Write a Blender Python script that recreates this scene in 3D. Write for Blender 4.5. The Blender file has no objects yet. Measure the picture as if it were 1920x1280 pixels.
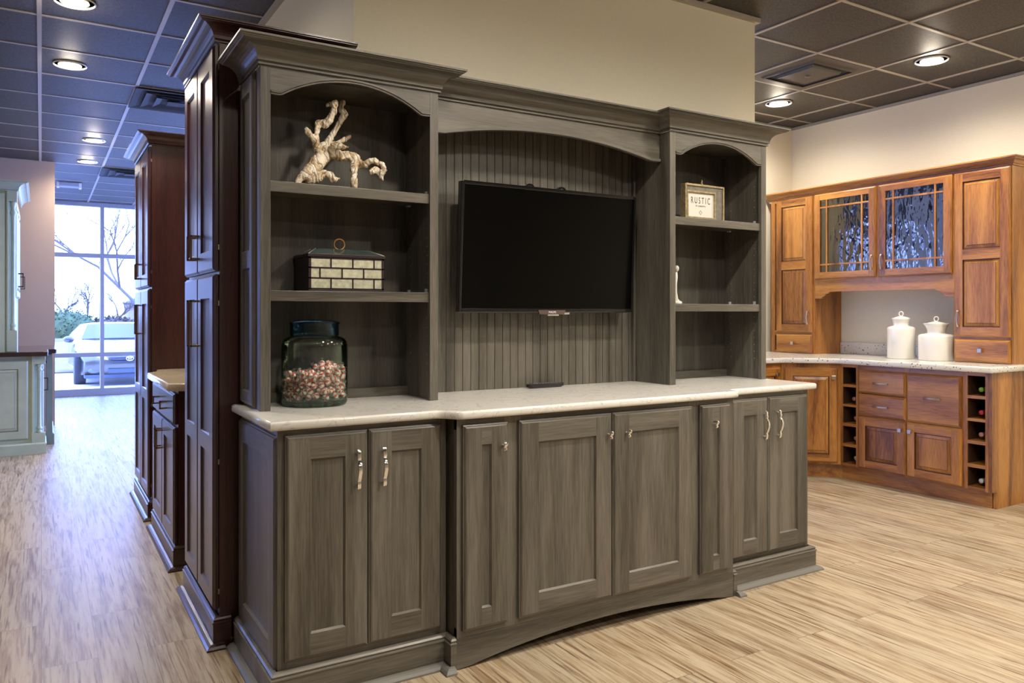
import bpy, bmesh, math, random
from mathutils import Vector, Matrix
random.seed(7)
S = bpy.context.scene
COL = S.collection
PI = math.pi

# ------------------------------------------------------------------ camera
YAW = math.atan(882.5 / 1454.0)
cd = bpy.data.cameras.new('camera'); cam = bpy.data.objects.new('camera', cd); COL.objects.link(cam)
cd.sensor_width = 36.0; cd.lens = 36.0 * 1454.0 / 1920.0
cam.location = (0, 0, 1.259); cam.rotation_euler = (PI / 2, 0, -YAW)
cd.shift_y = -(640 - 586) / 1920.0; cd.shift_x = 0
cd.clip_start = 0.05; cd.clip_end = 400
S.camera = cam

# ------------------------------------------------------------------ world, exposure
S.view_settings.view_transform = 'Standard'; S.view_settings.look = 'None'
S.view_settings.gamma = 1.0; S.view_settings.use_curve_mapping = False
S.view_settings.exposure = 1.0
w = bpy.data.worlds.new('sky'); S.world = w; w.use_nodes = True
bg = w.node_tree.nodes['Background']
bg.inputs[0].default_value = (0.25, 0.37, 1.0, 1); bg.inputs[1].default_value = 10.5
try:
    S.cycles.use_denoising = True; S.cycles.max_bounces = 8; S.cycles.diffuse_bounces = 5
    S.cycles.transparent_max_bounces = 16; S.cycles.sample_clamp_indirect = 6
    S.cycles.caustics_reflective = False; S.cycles.caustics_refractive = False
except Exception: pass
CAN_W = 46.0          # watts of one recessed lamp
ZC = 2.94             # ceiling height
def portal(name, loc, rot, sx, sy):
    l = bpy.data.lights.new(name, 'AREA'); l.shape = 'RECTANGLE'; l.size = sx; l.size_y = sy
    l.cycles.is_portal = True
    o = bpy.data.objects.new(name, l); COL.objects.link(o); o.location = loc; o.rotation_euler = rot
portal('window_portal', (0.5, 13.4, 1.47), (-PI / 2, 0, 0), 9.6, 2.9)
portal('window_portal', (-4.9, 11.85, 1.47), (0, -PI / 2, 0), 2.9, 3.2)

# ------------------------------------------------------------------ materials
def nmat(name):
    m = bpy.data.materials.new(name); m.use_nodes = True
    nt = m.node_tree; b = nt.nodes['Principled BSDF']
    return m, nt, b
def P(name, col, rough=0.5, metal=0.0, coat=0.0, spec=0.5, noise=0.0, nscale=30, bump=0.0, emis=None, es=0):
    m, nt, b = nmat(name)
    b.inputs['Roughness'].default_value = rough; b.inputs['Metallic'].default_value = metal
    b.inputs['Coat Weight'].default_value = coat; b.inputs['Specular IOR Level'].default_value = spec
    b.inputs['Base Color'].default_value = (*col, 1)
    if emis: b.inputs['Emission Color'].default_value = (*emis, 1); b.inputs['Emission Strength'].default_value = es
    if noise or bump:
        tc = nt.nodes.new('ShaderNodeTexCoord'); n = nt.nodes.new('ShaderNodeTexNoise')
        n.inputs['Scale'].default_value = nscale; n.inputs['Detail'].default_value = 5
        nt.links.new(tc.outputs['Object'], n.inputs['Vector'])
        if noise:
            r = nt.nodes.new('ShaderNodeValToRGB'); r.color_ramp.elements[0].position = .3; r.color_ramp.elements[1].position = .7
            r.color_ramp.elements[0].color = (*[c * (1 - noise) for c in col], 1); r.color_ramp.elements[1].color = (*[min(1, c * (1 + noise)) for c in col], 1)
            nt.links.new(n.outputs[0], r.inputs[0]); nt.links.new(r.outputs[0], b.inputs['Base Color'])
        if bump:
            bp = nt.nodes.new('ShaderNodeBump'); bp.inputs['Strength'].default_value = bump; bp.inputs['Distance'].default_value = .002
            nt.links.new(n.outputs[0], bp.inputs['Height']); nt.links.new(bp.outputs[0], b.inputs['Normal'])
    return m
def wood(name, dark, mid, light, axis='Z', sc=22.0, stretch=.05, rough=.38, coat=.15, fine=.35):
    m, nt, b = nmat(name); N = nt.nodes; L = nt.links
    tc = N.new('ShaderNodeTexCoord'); oi = N.new('ShaderNodeObjectInfo')
    mul = N.new('ShaderNodeMath'); mul.operation = 'MULTIPLY'; mul.inputs[1].default_value = 37.0
    L.new(oi.outputs['Random'], mul.inputs[0])
    add = N.new('ShaderNodeVectorMath'); add.operation = 'ADD'
    L.new(tc.outputs['Object'], add.inputs[0]); L.new(mul.outputs[0], add.inputs[1])
    mp = N.new('ShaderNodeMapping'); s = [sc, sc, sc]; s['XYZ'.index(axis)] = sc * stretch
    mp.inputs['Scale'].default_value = s
    L.new(add.outputs[0], mp.inputs['Vector'])
    n1 = N.new('ShaderNodeTexNoise'); n1.inputs['Scale'].default_value = .45; n1.inputs['Detail'].default_value = 4; n1.inputs['Distortion'].default_value = .8
    n2 = N.new('ShaderNodeTexNoise'); n2.inputs['Scale'].default_value = 9.0; n2.inputs['Detail'].default_value = 3
    L.new(mp.outputs[0], n1.inputs['Vector']); L.new(mp.outputs[0], n2.inputs['Vector'])
    mx = N.new('ShaderNodeMix'); mx.data_type = 'FLOAT'; mx.inputs[0].default_value = fine
    L.new(n1.outputs[0], mx.inputs[2]); L.new(n2.outputs[0], mx.inputs[3])
    r = N.new('ShaderNodeValToRGB'); e = r.color_ramp.elements
    e[0].position = .36; e[0].color = (*dark, 1); e[1].position = .62; e[1].color = (*light, 1)
    k = e.new(.48); k.color = (*mid, 1)
    L.new(mx.outputs[0], r.inputs[0]); L.new(r.outputs[0], b.inputs['Base Color'])
    bp = N.new('ShaderNodeBump'); bp.inputs['Strength'].default_value = .12; bp.inputs['Distance'].default_value = .001
    L.new(n2.outputs[0], bp.inputs['Height']); L.new(bp.outputs[0], b.inputs['Normal'])
    b.inputs['Roughness'].default_value = rough; b.inputs['Coat Weight'].default_value = coat; b.inputs['Coat Roughness'].default_value = .25
    return m
GD, GM, GL = (.052, .046, .038), (.094, .085, .070), (.150, .137, .114)
grey_v = wood('grey_stained_wood_upright', GD, GM, GL, 'Z')
grey_h = wood('grey_stained_wood_level', GD, GM, GL, 'X')
grey_shade = wood('grey_stained_wood_shaded', tuple(c * .55 for c in GD), tuple(c * .6 for c in GM), tuple(c * .62 for c in GL), 'Z', rough=.5, coat=0)  # same stain, darkened to carry the shade inside the bookcases
CD, CM, CL = (.022, .007, .007), (.040, .011, .011), (.062, .018, .016)
cher_v = wood('merlot_cherry_upright', CD, CM, CL, 'Z', rough=.3, coat=.5, fine=.5)
cher_h = wood('merlot_cherry_level', CD, CM, CL, 'X', rough=.3, coat=.5, fine=.5)
OD, OM, OL = (.115, .036, .006), (.30, .115, .020), (.47, .215, .045)
or_v = wood('honey_cherry_upright', OD, OM, OL, 'Z', sc=16, stretch=.09, rough=.33, coat=.35, fine=.28)
or_h = wood('honey_cherry_level', OD, OM, OL, 'X', sc=16, stretch=.09, rough=.33, coat=.35, fine=.28)
or_y = wood('honey_cherry_long', OD, OM, OL, 'Y', sc=16, stretch=.09, rough=.33, coat=.35, fine=.28)
or_gl = P('brown_glaze', (.07, .022, .008), .4)
sage = P('sage_green_paint', (.40, .47, .36), .38, noise=.06, nscale=12, coat=.1)
sage_worn = P('sage_glaze_line', (.12, .12, .09), .5)
chrome = P('polished_chrome', (.85, .84, .82), .07, 1)
nickel = P('satin_nickel', (.50, .46, .42), .3, 1)
bronze = P('warm_bronze_pull', (.42, .30, .22), .25, 1)
iron = P('dark_iron', (.02, .02, .025), .4, .6)
steelpin = P('clear_shelf_pin', (.6, .65, .7), .15, .3)
cubby_shade = P('painted_cubby_shade', (.045, .02, .008), .6)  # dark colour stands in for the unlit depth of the wine cubbies
black_pl = P('gloss_black_plastic', (.006, .006, .007), .16, coat=.4)
screen_m = P('tv_screen_glass', (.0015, .0015, .0015), .14, spec=.18)
white_cer = P('white_glazed_ceramic', (.82, .80, .75), .12, coat=.6)
wall_m = P('beige_wall_paint', (.72, .68, .55), .8, noise=.02, nscale=90, bump=.04)
wall_w = P('taupe_wall_paint', (.34, .245, .185), .85, noise=.02, nscale=90, bump=.04)
alu = P('anodised_aluminium', (.42, .44, .50), .35, .7)
tee_m = P('ceiling_tee_metal', (.42, .385, .33), .45, .2)
trim_w = P('lamp_trim_white', (.8, .78, .74), .4)
lens_m = P('lamp_lens', (.9, .85, .75), .5, emis=(1, .80, .55), es=14)
lens_top = P('lamp_reflector', (.9, .87, .8), .3, emis=(1, .82, .58), es=2.2)
duct_m = P('dark_duct_metal', (.018, .018, .02), .75)
vent_m = P('dark_vent_metal', (.085, .078, .068), .5, .2)
brass = P('antique_brass', (.55, .30, .10), .35, .9)
bone_m, nt, b = nmat('weathered_driftwood')
tc = nt.nodes.new('ShaderNodeTexCoord'); n = nt.nodes.new('ShaderNodeTexNoise'); n.inputs['Scale'].default_value = 14; n.inputs['Detail'].default_value = 8; n.inputs['Distortion'].default_value = 2.2
wv = nt.nodes.new('ShaderNodeTexWave'); wv.inputs['Scale'].default_value = 16; wv.inputs['Distortion'].default_value = 16; wv.inputs['Detail'].default_value = 2; wv.inputs['Detail Scale'].default_value = .9
nt.links.new(tc.outputs['Object'], n.inputs['Vector']); nt.links.new(tc.outputs['Object'], wv.inputs['Vector'])
r1 = nt.nodes.new('ShaderNodeValToRGB'); r1.color_ramp.elements[0].color = (.50, .36, .20, 1); r1.color_ramp.elements[1].color = (.80, .74, .62, 1); r1.color_ramp.elements[0].position = .38; r1.color_ramp.elements[1].position = .55
r2 = nt.nodes.new('ShaderNodeValToRGB'); r2.color_ramp.elements[0].color = (.20, .12, .06, 1); r2.color_ramp.elements[1].color = (1, 1, 1, 1); r2.color_ramp.elements[0].position = .02; r2.color_ramp.elements[1].position = .10
mx = nt.nodes.new('ShaderNodeMix'); mx.data_type = 'RGBA'; mx.blend_type = 'MULTIPLY'; mx.inputs[0].default_value = .8
nt.links.new(n.outputs[0], r1.inputs[0]); nt.links.new(wv.outputs['Fac'], r2.inputs[0]); nt.links.new(r1.outputs[0], mx.inputs[6]); nt.links.new(r2.outputs[0], mx.inputs[7]); nt.links.new(mx.outputs[2], b.inputs['Base Color'])
bp = nt.nodes.new('ShaderNodeBump'); bp.inputs['Strength'].default_value = .5; bp.inputs['Distance'].default_value = .004; nt.links.new(wv.outputs['Fac'], bp.inputs['Height']); nt.links.new(bp.outputs[0], b.inputs['Normal'])
b.inputs['Roughness'].default_value = .6

def speckle(name, base, dark, sc, thr, rough=.15, veins=False):
    m, nt, b = nmat(name); N = nt.nodes; L = nt.links
    tc = N.new('ShaderNodeTexCoord')
    if veins:
        n = N.new('ShaderNodeTexNoise'); n.inputs['Scale'].default_value = 9; n.inputs['Detail'].default_value = 9; n.inputs['Distortion'].default_value = 1.6
        L.new(tc.outputs['Object'], n.inputs['Vector'])
        r = N.new('ShaderNodeValToRGB'); e = r.color_ramp.elements
        e[0].position = .485; e[0].color = (*base, 1); e[1].position = .515; e[1].color = (*base, 1); k = e.new(.5); k.color = (*dark, 1)
        L.new(n.outputs[0], r.inputs[0])
        out = r.outputs[0]
    else:
        v = N.new('ShaderNodeTexVoronoi'); v.inputs['Scale'].default_value = sc; v.inputs['Randomness'].default_value = 1
        v2 = N.new('ShaderNodeTexNoise'); v2.inputs['Scale'].default_value = sc * .7; v2.inputs['Detail'].default_value = 2
        L.new(tc.outputs['Object'], v.inputs['Vector']); L.new(tc.outputs['Object'], v2.inputs['Vector'])
        mm = N.new('ShaderNodeMath'); mm.operation = 'ADD'; L.new(v.outputs['Distance'], mm.inputs[0])
        m2 = N.new('ShaderNodeMath'); m2.operation = 'MULTIPLY'; m2.inputs[1].default_value = .9; L.new(v2.outputs[0], m2.inputs[0]); L.new(m2.outputs[0], mm.inputs[1])
        r = N.new('ShaderNodeValToRGB'); e = r.color_ramp.elements
        e[0].position = thr; e[0].color = (*dark, 1); e[1].position = thr + .05; e[1].color = (*base, 1)
        L.new(mm.outputs[0], r.inputs[0]); out = r.outputs[0]
    L.new(out, b.inputs['Base Color']); b.inputs['Roughness'].default_value = rough
    return m
quartz = speckle('white_quartz', (.70, .685, .65), (.50, .49, .47), 10, .5, .17, True)
granite = speckle('speckled_white_granite', (.68, .66, .62), (.09, .08, .09), 55, .60, .15)
tan_gran = speckle('tan_granite', (.55, .46, .34), (.25, .17, .12), 60, .42, .15)

def floor_mat():
    m, nt, b = nmat('wood_plank_floor'); N = nt.nodes; L = nt.links
    g = N.new('ShaderNodeNewGeometry'); sp = N.new('ShaderNodeSeparateXYZ'); cb = N.new('ShaderNodeCombineXYZ')
    L.new(g.outputs['Position'], sp.inputs[0]); L.new(sp.outputs['Y'], cb.inputs['X']); L.new(sp.outputs['X'], cb.inputs['Y'])
    br = N.new('ShaderNodeTexBrick'); br.offset = .37; br.inputs['Scale'].default_value = 1
    br.inputs['Brick Width'].default_value = 1.22; br.inputs['Row Height'].default_value = .178; br.inputs['Mortar Size'].default_value = .0012
    br.inputs['Color1'].default_value = (0, 0, 0, 1); br.inputs['Color2'].default_value = (1, 1, 1, 1); br.inputs['Mortar'].default_value = (.5, .5, .5, 1)
    L.new(cb.outputs[0], br.inputs['Vector'])
    # grain, shifted per plank
    sc = N.new('ShaderNodeVectorMath'); sc.operation = 'MULTIPLY_ADD'; sc.inputs[1].default_value = (1.5, 24, 1); 
    sh = N.new('ShaderNodeVectorMath'); sh.operation = 'SCALE'; sh.inputs['Scale'].default_value = 17.0
    L.new(br.outputs['Color'], sh.inputs[0]); L.new(cb.outputs[0], sc.inputs[0]); L.new(sh.outputs[0], sc.inputs[2])
    n1 = N.new('ShaderNodeTexNoise'); n1.inputs['Scale'].default_value = 1.0; n1.inputs['Detail'].default_value = 6; n1.inputs['Roughness'].default_value = .62; n1.inputs['Distortion'].default_value = .6
    L.new(sc.outputs[0], n1.inputs['Vector'])
    n2 = N.new('ShaderNodeTexNoise'); n2.inputs['Scale'].default_value = 4.2; n2.inputs['Detail'].default_value = 5; n2.inputs['Distortion'].default_value = .3
    L.new(sc.outputs[0], n2.inputs['Vector'])
    r = N.new('ShaderNodeValToRGB'); e = r.color_ramp.elements
    e[0].position = .30; e[0].color = (.135, .082, .043, 1); e[1].position = .70; e[1].color = (.52, .445, .33, 1)
    k = e.new(.42); k.color = (.29, .205, .125, 1); k = e.new(.52); k.color = (.42, .345, .24, 1)
    mm = N.new('ShaderNodeMix'); mm.data_type = 'FLOAT'; mm.inputs[0].default_value = .35
    L.new(n1.outputs[0], mm.inputs[2]); L.new(n2.outputs[0], mm.inputs[3]); L.new(mm.outputs[0], r.inputs[0])
    n3 = N.new('ShaderNodeTexNoise'); n3.inputs['Scale'].default_value = 2.3; n3.inputs['Detail'].default_value = 7; n3.inputs['Roughness'].default_value = .7; n3.inputs['Distortion'].default_value = 1.0
    sc3 = N.new('ShaderNodeVectorMath'); sc3.operation = 'MULTIPLY_ADD'; sc3.inputs[1].default_value = (1.0, 19, 1); L.new(cb.outputs[0], sc3.inputs[0]); L.new(sh.outputs[0], sc3.inputs[2]); L.new(sc3.outputs[0], n3.inputs['Vector'])
    r3 = N.new('ShaderNodeValToRGB'); e3 = r3.color_ramp.elements; e3[0].position = .33; e3[0].color = (.30, .22, .16, 1); e3[1].position = .44; e3[1].color = (1, 1, 1, 1)
    L.new(n3.outputs[0], r3.inputs[0])
    m0 = N.new('ShaderNodeMix'); m0.data_type = 'RGBA'; m0.blend_type = 'MULTIPLY'; m0.inputs[0].default_value = .6
    # plank tint
    tint = N.new('ShaderNodeValToRGB'); tint.color_ramp.elements[0].color = (.86, .86, .87, 1); tint.color_ramp.elements[1].color = (1.0, .98, .95, 1)
    L.new(br.outputs['Color'], tint.inputs[0])
    m1 = N.new('ShaderNodeMix'); m1.data_type = 'RGBA'; m1.blend_type = 'MULTIPLY'; m1.inputs[0].default_value = 1
    L.new(r.outputs[0], m0.inputs[6]); L.new(r3.outputs[0], m0.inputs[7]); L.new(m0.outputs[2], m1.inputs[6]); L.new(tint.outputs[0], m1.inputs[7])
    n4 = N.new('ShaderNodeTexNoise'); n4.inputs['Scale'].default_value = 1.0; n4.inputs['Detail'].default_value = 5; n4.inputs['Distortion'].default_value = .5
    sc4 = N.new('ShaderNodeVectorMath'); sc4.operation = 'MULTIPLY_ADD'; sc4.inputs[1].default_value = (3.2, 95, 1); L.new(cb.outputs[0], sc4.inputs[0]); L.new(sh.outputs[0], sc4.inputs[2]); L.new(sc4.outputs[0], n4.inputs['Vector'])
    r4 = N.new('ShaderNodeValToRGB'); e4 = r4.color_ramp.elements; e4[0].position = .34; e4[0].color = (.38, .29, .22, 1); e4[1].position = .43; e4[1].color = (1, 1, 1, 1); L.new(n4.outputs[0], r4.inputs[0])
    m9 = N.new('ShaderNodeMix'); m9.data_type = 'RGBA'; m9.blend_type = 'MULTIPLY'; m9.inputs[0].default_value = .9; L.new(m1.outputs[2], m9.inputs[6]); L.new(r4.outputs[0], m9.inputs[7])
    m2 = N.new('ShaderNodeMix'); m2.data_type = 'RGBA'; m2.inputs[7].default_value = (.12, .08, .05, 1)
    fm = N.new('ShaderNodeMath'); fm.operation = 'MULTIPLY'; fm.inputs[1].default_value = .75; L.new(br.outputs['Fac'], fm.inputs[0])
    L.new(fm.outputs[0], m2.inputs[0]); L.new(m9.outputs[2], m2.inputs[6]); L.new(m2.outputs[2], b.inputs['Base Color'])
    bp = N.new('ShaderNodeBump'); bp.inputs['Strength'].default_value = .15; bp.inputs['Distance'].default_value = .002
    L.new(n2.outputs[0], bp.inputs['Height']); L.new(bp.outputs[0], b.inputs['Normal'])
    b.inputs['Roughness'].default_value = .42
    return m
floor_m = floor_mat()
tile_m, nt, b = nmat('dark_ceiling_tile')
tc = nt.nodes.new('ShaderNodeNewGeometry'); n = nt.nodes.new('ShaderNodeTexNoise'); n.inputs['Scale'].default_value = 95; n.inputs['Detail'].default_value = 2
nt.links.new(tc.outputs['Position'], n.inputs['Vector'])
r = nt.nodes.new('ShaderNodeValToRGB'); r.color_ramp.elements[0].position = .38; r.color_ramp.elements[1].position = .66
r.color_ramp.elements[0].color = (.020, .0175, .015, 1); r.color_ramp.elements[1].color = (.062, .055, .047, 1)
nt.links.new(n.outputs[0], r.inputs[0]); nt.links.new(r.outputs[0], b.inputs['Base Color']); b.inputs['Roughness'].default_value = .55
bp = nt.nodes.new('ShaderNodeBump'); bp.inputs['Strength'].default_value = .3; nt.links.new(n.outputs[0], bp.inputs['Height']); nt.links.new(bp.outputs[0], b.inputs['Normal'])

def glassy(name, tint, gloss_col=(1, 1, 1), rough=.02, ior=1.45, bump=0, bscale=60, base=0.0, edge=None):
    m = bpy.data.materials.new(name); m.use_nodes = True; nt = m.node_tree; N = nt.nodes; L = nt.links
    N.clear(); out = N.new('ShaderNodeOutputMaterial'); t = N.new('ShaderNodeBsdfTransparent'); t.inputs[0].default_value = (*tint, 1)
    g = N.new('ShaderNodeBsdfGlossy'); g.inputs[0].default_value = (*gloss_col, 1); g.inputs['Roughness'].default_value = rough
    f = N.new('ShaderNodeFresnel'); f.inputs[0].default_value = ior
    mix = N.new('ShaderNodeMixShader'); fac = f.outputs[0]
    if base:
        a = N.new('ShaderNodeMath'); a.operation = 'ADD'; a.inputs[1].default_value = base; L.new(fac, a.inputs[0]); fac = a.outputs[0]
    L.new(fac, mix.inputs[0]); L.new(t.outputs[0], mix.inputs[1]); L.new(g.outputs[0], mix.inputs[2]); L.new(mix.outputs[0], out.inputs[0])
    if edge:
        lw = N.new('ShaderNodeLayerWeight'); lw.inputs[0].default_value = .22
        mc = N.new('ShaderNodeMix'); mc.data_type = 'RGBA'; mc.inputs[6].default_value = (*tint, 1); mc.inputs[7].default_value = (*edge, 1)
        L.new(lw.outputs['Facing'], mc.inputs[0]); L.new(mc.outputs[2], t.inputs[0])
    if bump:
        tc = N.new('ShaderNodeTexCoord'); n = N.new('ShaderNodeTexNoise'); n.inputs['Scale'].default_value = bscale; n.inputs['Detail'].default_value = 2
        mp = N.new('ShaderNodeMapping'); mp.inputs['Scale'].default_value = (1, 1, .45)
        L.new(tc.outputs['Object'], mp.inputs[0]); L.new(mp.outputs[0], n.inputs['Vector'])
        bp = N.new('ShaderNodeBump'); bp.inputs['Strength'].default_value = bump; bp.inputs['Distance'].default_value = .01
        L.new(n.outputs[0], bp.inputs['Height']); L.new(bp.outputs[0], g.inputs['Normal']); L.new(bp.outputs[0], f.inputs['Normal'])
    return m
win_glass = glassy('window_glass', (.93, .96, .97))
jar_glass = glassy('green_jar_glass', (.95, .99, .965), (.88, 1, .93), .05, 1.22, edge=(.48, .82, .64), base=.055)
jar_base = glassy('thick_green_glass', (.50, .92, .68), (.8, 1, .9), .05, 1.5, edge=(.03, .42, .24))
lid_glass = glassy('blue_green_lid_glass', (.22, .36, .52), (.75, .9, 1), .12, 1.4, bump=.3, bscale=40, edge=(.03, .07, .11))
wrap_m = glassy('clear_candy_wrapper', (.98, .98, .98), (1, 1, 1), .25, 1.3, bump=.5, bscale=120, base=.05)
_n = wrap_m.node_tree.nodes; _l = wrap_m.node_tree.links; _m = _n.new('ShaderNodeMixShader'); _m.inputs[0].default_value = .10; _d = _n.new('ShaderNodeBsdfTranslucent'); _d.inputs[0].default_value = (.9, .9, .88, 1); _d2 = _n.new('ShaderNodeBsdfDiffuse'); _d2.inputs[0].default_value = (.95, .95, .93, 1); _a = _n.new('ShaderNodeMixShader'); _a.inputs[0].default_value = .5
_l.new(_d.outputs[0], _a.inputs[1]); _l.new(_d2.outputs[0], _a.inputs[2]); _o = [x for x in _n if x.type == 'OUTPUT_MATERIAL'][0]; _src = _o.inputs[0].links[0].from_socket; _l.new(_src, _m.inputs[1]); _l.new(_a.outputs[0], _m.inputs[2]); _l.new(_m.outputs[0], _o.inputs[0])
seeded = glassy('textured_seeded_glass', (.36, .35, .38), (1, .93, .80), .05, 1.5, bump=.55, bscale=20, base=.08)
panes_m = P('mottled_cream_glass', (.50, .50, .38), .25, noise=.22, nscale=70, bump=.4, coat=.3)
roof_glass = P('smoky_green_glass', (.06, .09, .085), .12, noise=.4, nscale=25, coat=.6)
lead_m = P('dark_leaded_metal', (.028, .016, .020), .4, .3)

def candy_mat():
    m, nt, b = nmat('red_white_striped_mint'); N = nt.nodes; L = nt.links
    tc = N.new('ShaderNodeTexCoord'); sp = N.new('ShaderNodeSeparateXYZ'); L.new(tc.outputs['Object'], sp.inputs[0])
    at = N.new('ShaderNodeMath'); at.operation = 'ARCTAN2'; L.new(sp.outputs['X'], at.inputs[0]); L.new(sp.outputs['Y'], at.inputs[1])
    ml = N.new('ShaderNodeMath'); ml.operation = 'MULTIPLY'; ml.inputs[1].default_value = 4; L.new(at.outputs[0], ml.inputs[0])
    sn = N.new('ShaderNodeMath'); sn.operation = 'SINE'; L.new(ml.outputs[0], sn.inputs[0])
    gt = N.new('ShaderNodeMath'); gt.operation = 'GREATER_THAN'; gt.inputs[1].default_value = .15; L.new(sn.outputs[0], gt.inputs[0])
    mx = N.new('ShaderNodeMix'); mx.data_type = 'RGBA'; mx.inputs[6].default_value = (.92, .88, .82, 1); mx.inputs[7].default_value = (.72, .12, .07, 1)
    L.new(gt.outputs[0], mx.inputs[0]); L.new(mx.outputs[2], b.inputs['Base Color']); b.inputs['Roughness'].default_value = .3
    return m
candy_m = candy_mat()

# ------------------------------------------------------------------ mesh helpers
class MB:
    def __init__(s): s.v = []; s.f = []; s.m = []; s.sm = []
    def face(s, idx, m=0, sm=False): s.f.append(tuple(idx)); s.m.append(m); s.sm.append(sm)
    def add(s, *pts):
        a = len(s.v); s.v.extend([tuple(p) for p in pts]); return list(range(a, a + len(pts)))
    def box(s, x0, x1, y0, y1, z0, z1, m=0):
        i = s.add((x0,y0,z0),(x1,y0,z0),(x1,y1,z0),(x0,y1,z0),(x0,y0,z1),(x1,y0,z1),(x1,y1,z1),(x0,y1,z1))
        for q in ((0,3,2,1),(4,5,6,7),(0,1,5,4),(1,2,6,5),(2,3,7,6),(3,0,4,7)): s.face([i[k] for k in q], m)
        return s
    def prism(s, poly, axis, a, b, m=0, sm=False):
        """poly in the two other axes; extruded along axis from a to b"""
        def pt(p, t):
            if axis == 'x': return (t, p[0], p[1])
            if axis == 'y': return (p[0], t, p[1])
            return (p[0], p[1], t)
        n = len(poly); A = s.add(*[pt(p, a) for p in poly]); B = s.add(*[pt(p, b) for p in poly])
        s.face(A, m); s.face(B[::-1], m)
        for i in range(n): j = (i + 1) % n; s.face((A[i], B[i], B[j], A[j]), m, sm)
        return s
    def strip(s, top, bot, y0, y1, m=0):
        """band between two polylines (x,z) of equal length, extruded y0..y1"""
        n = len(top); F = [s.add((t[0], y0, t[1]), (b[0], y0, b[1]), (b[0], y1, b[1]), (t[0], y1, t[1])) for t, b in zip(top, bot)]
        for i in range(n - 1):
            p, q = F[i], F[i + 1]
            s.face((p[0], p[1], q[1], q[0]), m); s.face((p[1], p[2], q[2], q[1]), m, True); s.face((p[2], p[3], q[3], q[2]), m); s.face((p[3], p[0], q[0], q[3]), m)
        s.face(F[0][::-1], m); s.face(F[-1], m)
        return s
    def lathe(s, prof, c=(0, 0, 0), seg=32, m=0, axis='z', cap=True, sm=True):
        rows = []
        for r, h in prof:
            ring = []
            for k in range(seg):
                a = 2 * PI * k / seg; x, y = r * math.cos(a), r * math.sin(a)
                if axis == 'z': p = (c[0] + x, c[1] + y, c[2] + h)
                elif axis == 'y': p = (c[0] + x, c[1] + h, c[2] + y)
                else: p = (c[0] + h, c[1] + x, c[2] + y)
                ring.append(p)
            rows.append(s.add(*ring))
        for A, B in zip(rows, rows[1:]):
            for k in range(seg): j = (k + 1) % seg; s.face((A[k], A[j], B[j], B[k]), m, sm)
        if cap:
            if prof[0][0] > 1e-6: s.face(rows[0][::-1], m)
            if prof[-1][0] > 1e-6: s.face(rows[-1], m)
        return s
    def tube(s, pts, rad, seg=10, m=0, cap=True):
        P_ = [Vector(p) for p in pts]; n = len(P_)
        if not hasattr(rad, '__len__'): rad = [rad] * n
        up = Vector((0, 0, 1)); rows = []; prev = None
        for i in range(n):
            t = (P_[min(i + 1, n - 1)] - P_[max(i - 1, 0)]).normalized()
            if prev is None:
                u = t.cross(up)
                if u.length < 1e-3: u = t.cross(Vector((1, 0, 0)))
            else: u = prev - t * prev.dot(t)
            u.normalize(); prev = u; v = t.cross(u)
            rows.append(s.add(*[P_[i] + (u * math.cos(2 * PI * k / seg) + v * math.sin(2 * PI * k / seg)) * rad[i] for k in range(seg)]))
        for A, B in zip(rows, rows[1:]):
            for k in range(seg): j = (k + 1) % seg; s.face((A[k], A[j], B[j], B[k]), m, True)
        if cap: s.face(rows[0][::-1], m); s.face(rows[-1], m)
        return s
    def sphere(s, c, r, m=0, seg=16, rings=8, sq=(1, 1, 1)):
        pr = [(max(1e-5, math.sin(PI * k / rings)) * r, -math.cos(PI * k / rings) * r) for k in range(rings + 1)]
        a = len(s.v); s.lathe(pr, (0, 0, 0), seg, m, cap=False)
        for i in range(a, len(s.v)): x, y, z = s.v[i]; s.v[i] = (c[0] + x * sq[0], c[1] + y * sq[1], c[2] + z * sq[2])
        return s
    def sweep(s, path, prof, m=0, z=0, sm=False, closed=False):
        """path of (x,y); prof of (out,z), out to the right hand of travel; mitred corners"""
        n = len(path); V2 = [Vector(p) for p in path]; rows = []
        def nr(a, b): d = (b - a).normalized(); return Vector((d.y, -d.x))
        for i in range(n):
            if closed: n1 = nr(V2[i - 1], V2[i]); n2 = nr(V2[i], V2[(i + 1) % n])
            else:
                n1 = nr(V2[i - 1], V2[i]) if i else nr(V2[0], V2[1]); n2 = nr(V2[i], V2[i + 1]) if i < n - 1 else n1
            mt = (n1 + n2) / (1 + n1.dot(n2))
            rows.append(s.add(*[(V2[i].x + mt.x * o, V2[i].y + mt.y * o, z + h) for o, h in prof]))
        k = len(prof); R = rows + ([rows[0]] if closed else [])
        for A, B in zip(R, R[1:]):
            for j in range(k): l = (j + 1) % k; s.face((A[j], B[j], B[l], A[l]), m, sm)
        if not closed: s.face(rows[0], m); s.face(rows[-1][::-1], m)
        return s
    def build(s, name, mats, parent=None, loc=None, rot=0, bev=0, auto=True):
        me = bpy.data.meshes.new(name); me.from_pydata(s.v, [], s.f)
        if not isinstance(mats, (list, tuple)): mats = [mats]
        for m in mats: me.materials.append(m)
        for p, mi, sm in zip(me.polygons, s.m, s.sm): p.material_index = mi; p.use_smooth = sm
        bm = bmesh.new(); bm.from_mesh(me); bmesh.ops.remove_doubles(bm, verts=bm.verts, dist=1e-6)
        bmesh.ops.recalc_face_normals(bm, faces=bm.faces); bm.to_mesh(me); bm.free()
        o = bpy.data.objects.new(name, me); COL.objects.link(o)
        if parent: o.parent = parent
        if loc: o.location = loc
        if rot: o.rotation_euler = (0, 0, rot)
        if bev:
            b_ = o.modifiers.new('edge', 'BEVEL'); b_.width = bev; b_.segments = 2; b_.limit_method = 'ANGLE'; b_.angle_limit = .7
        return o
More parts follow.
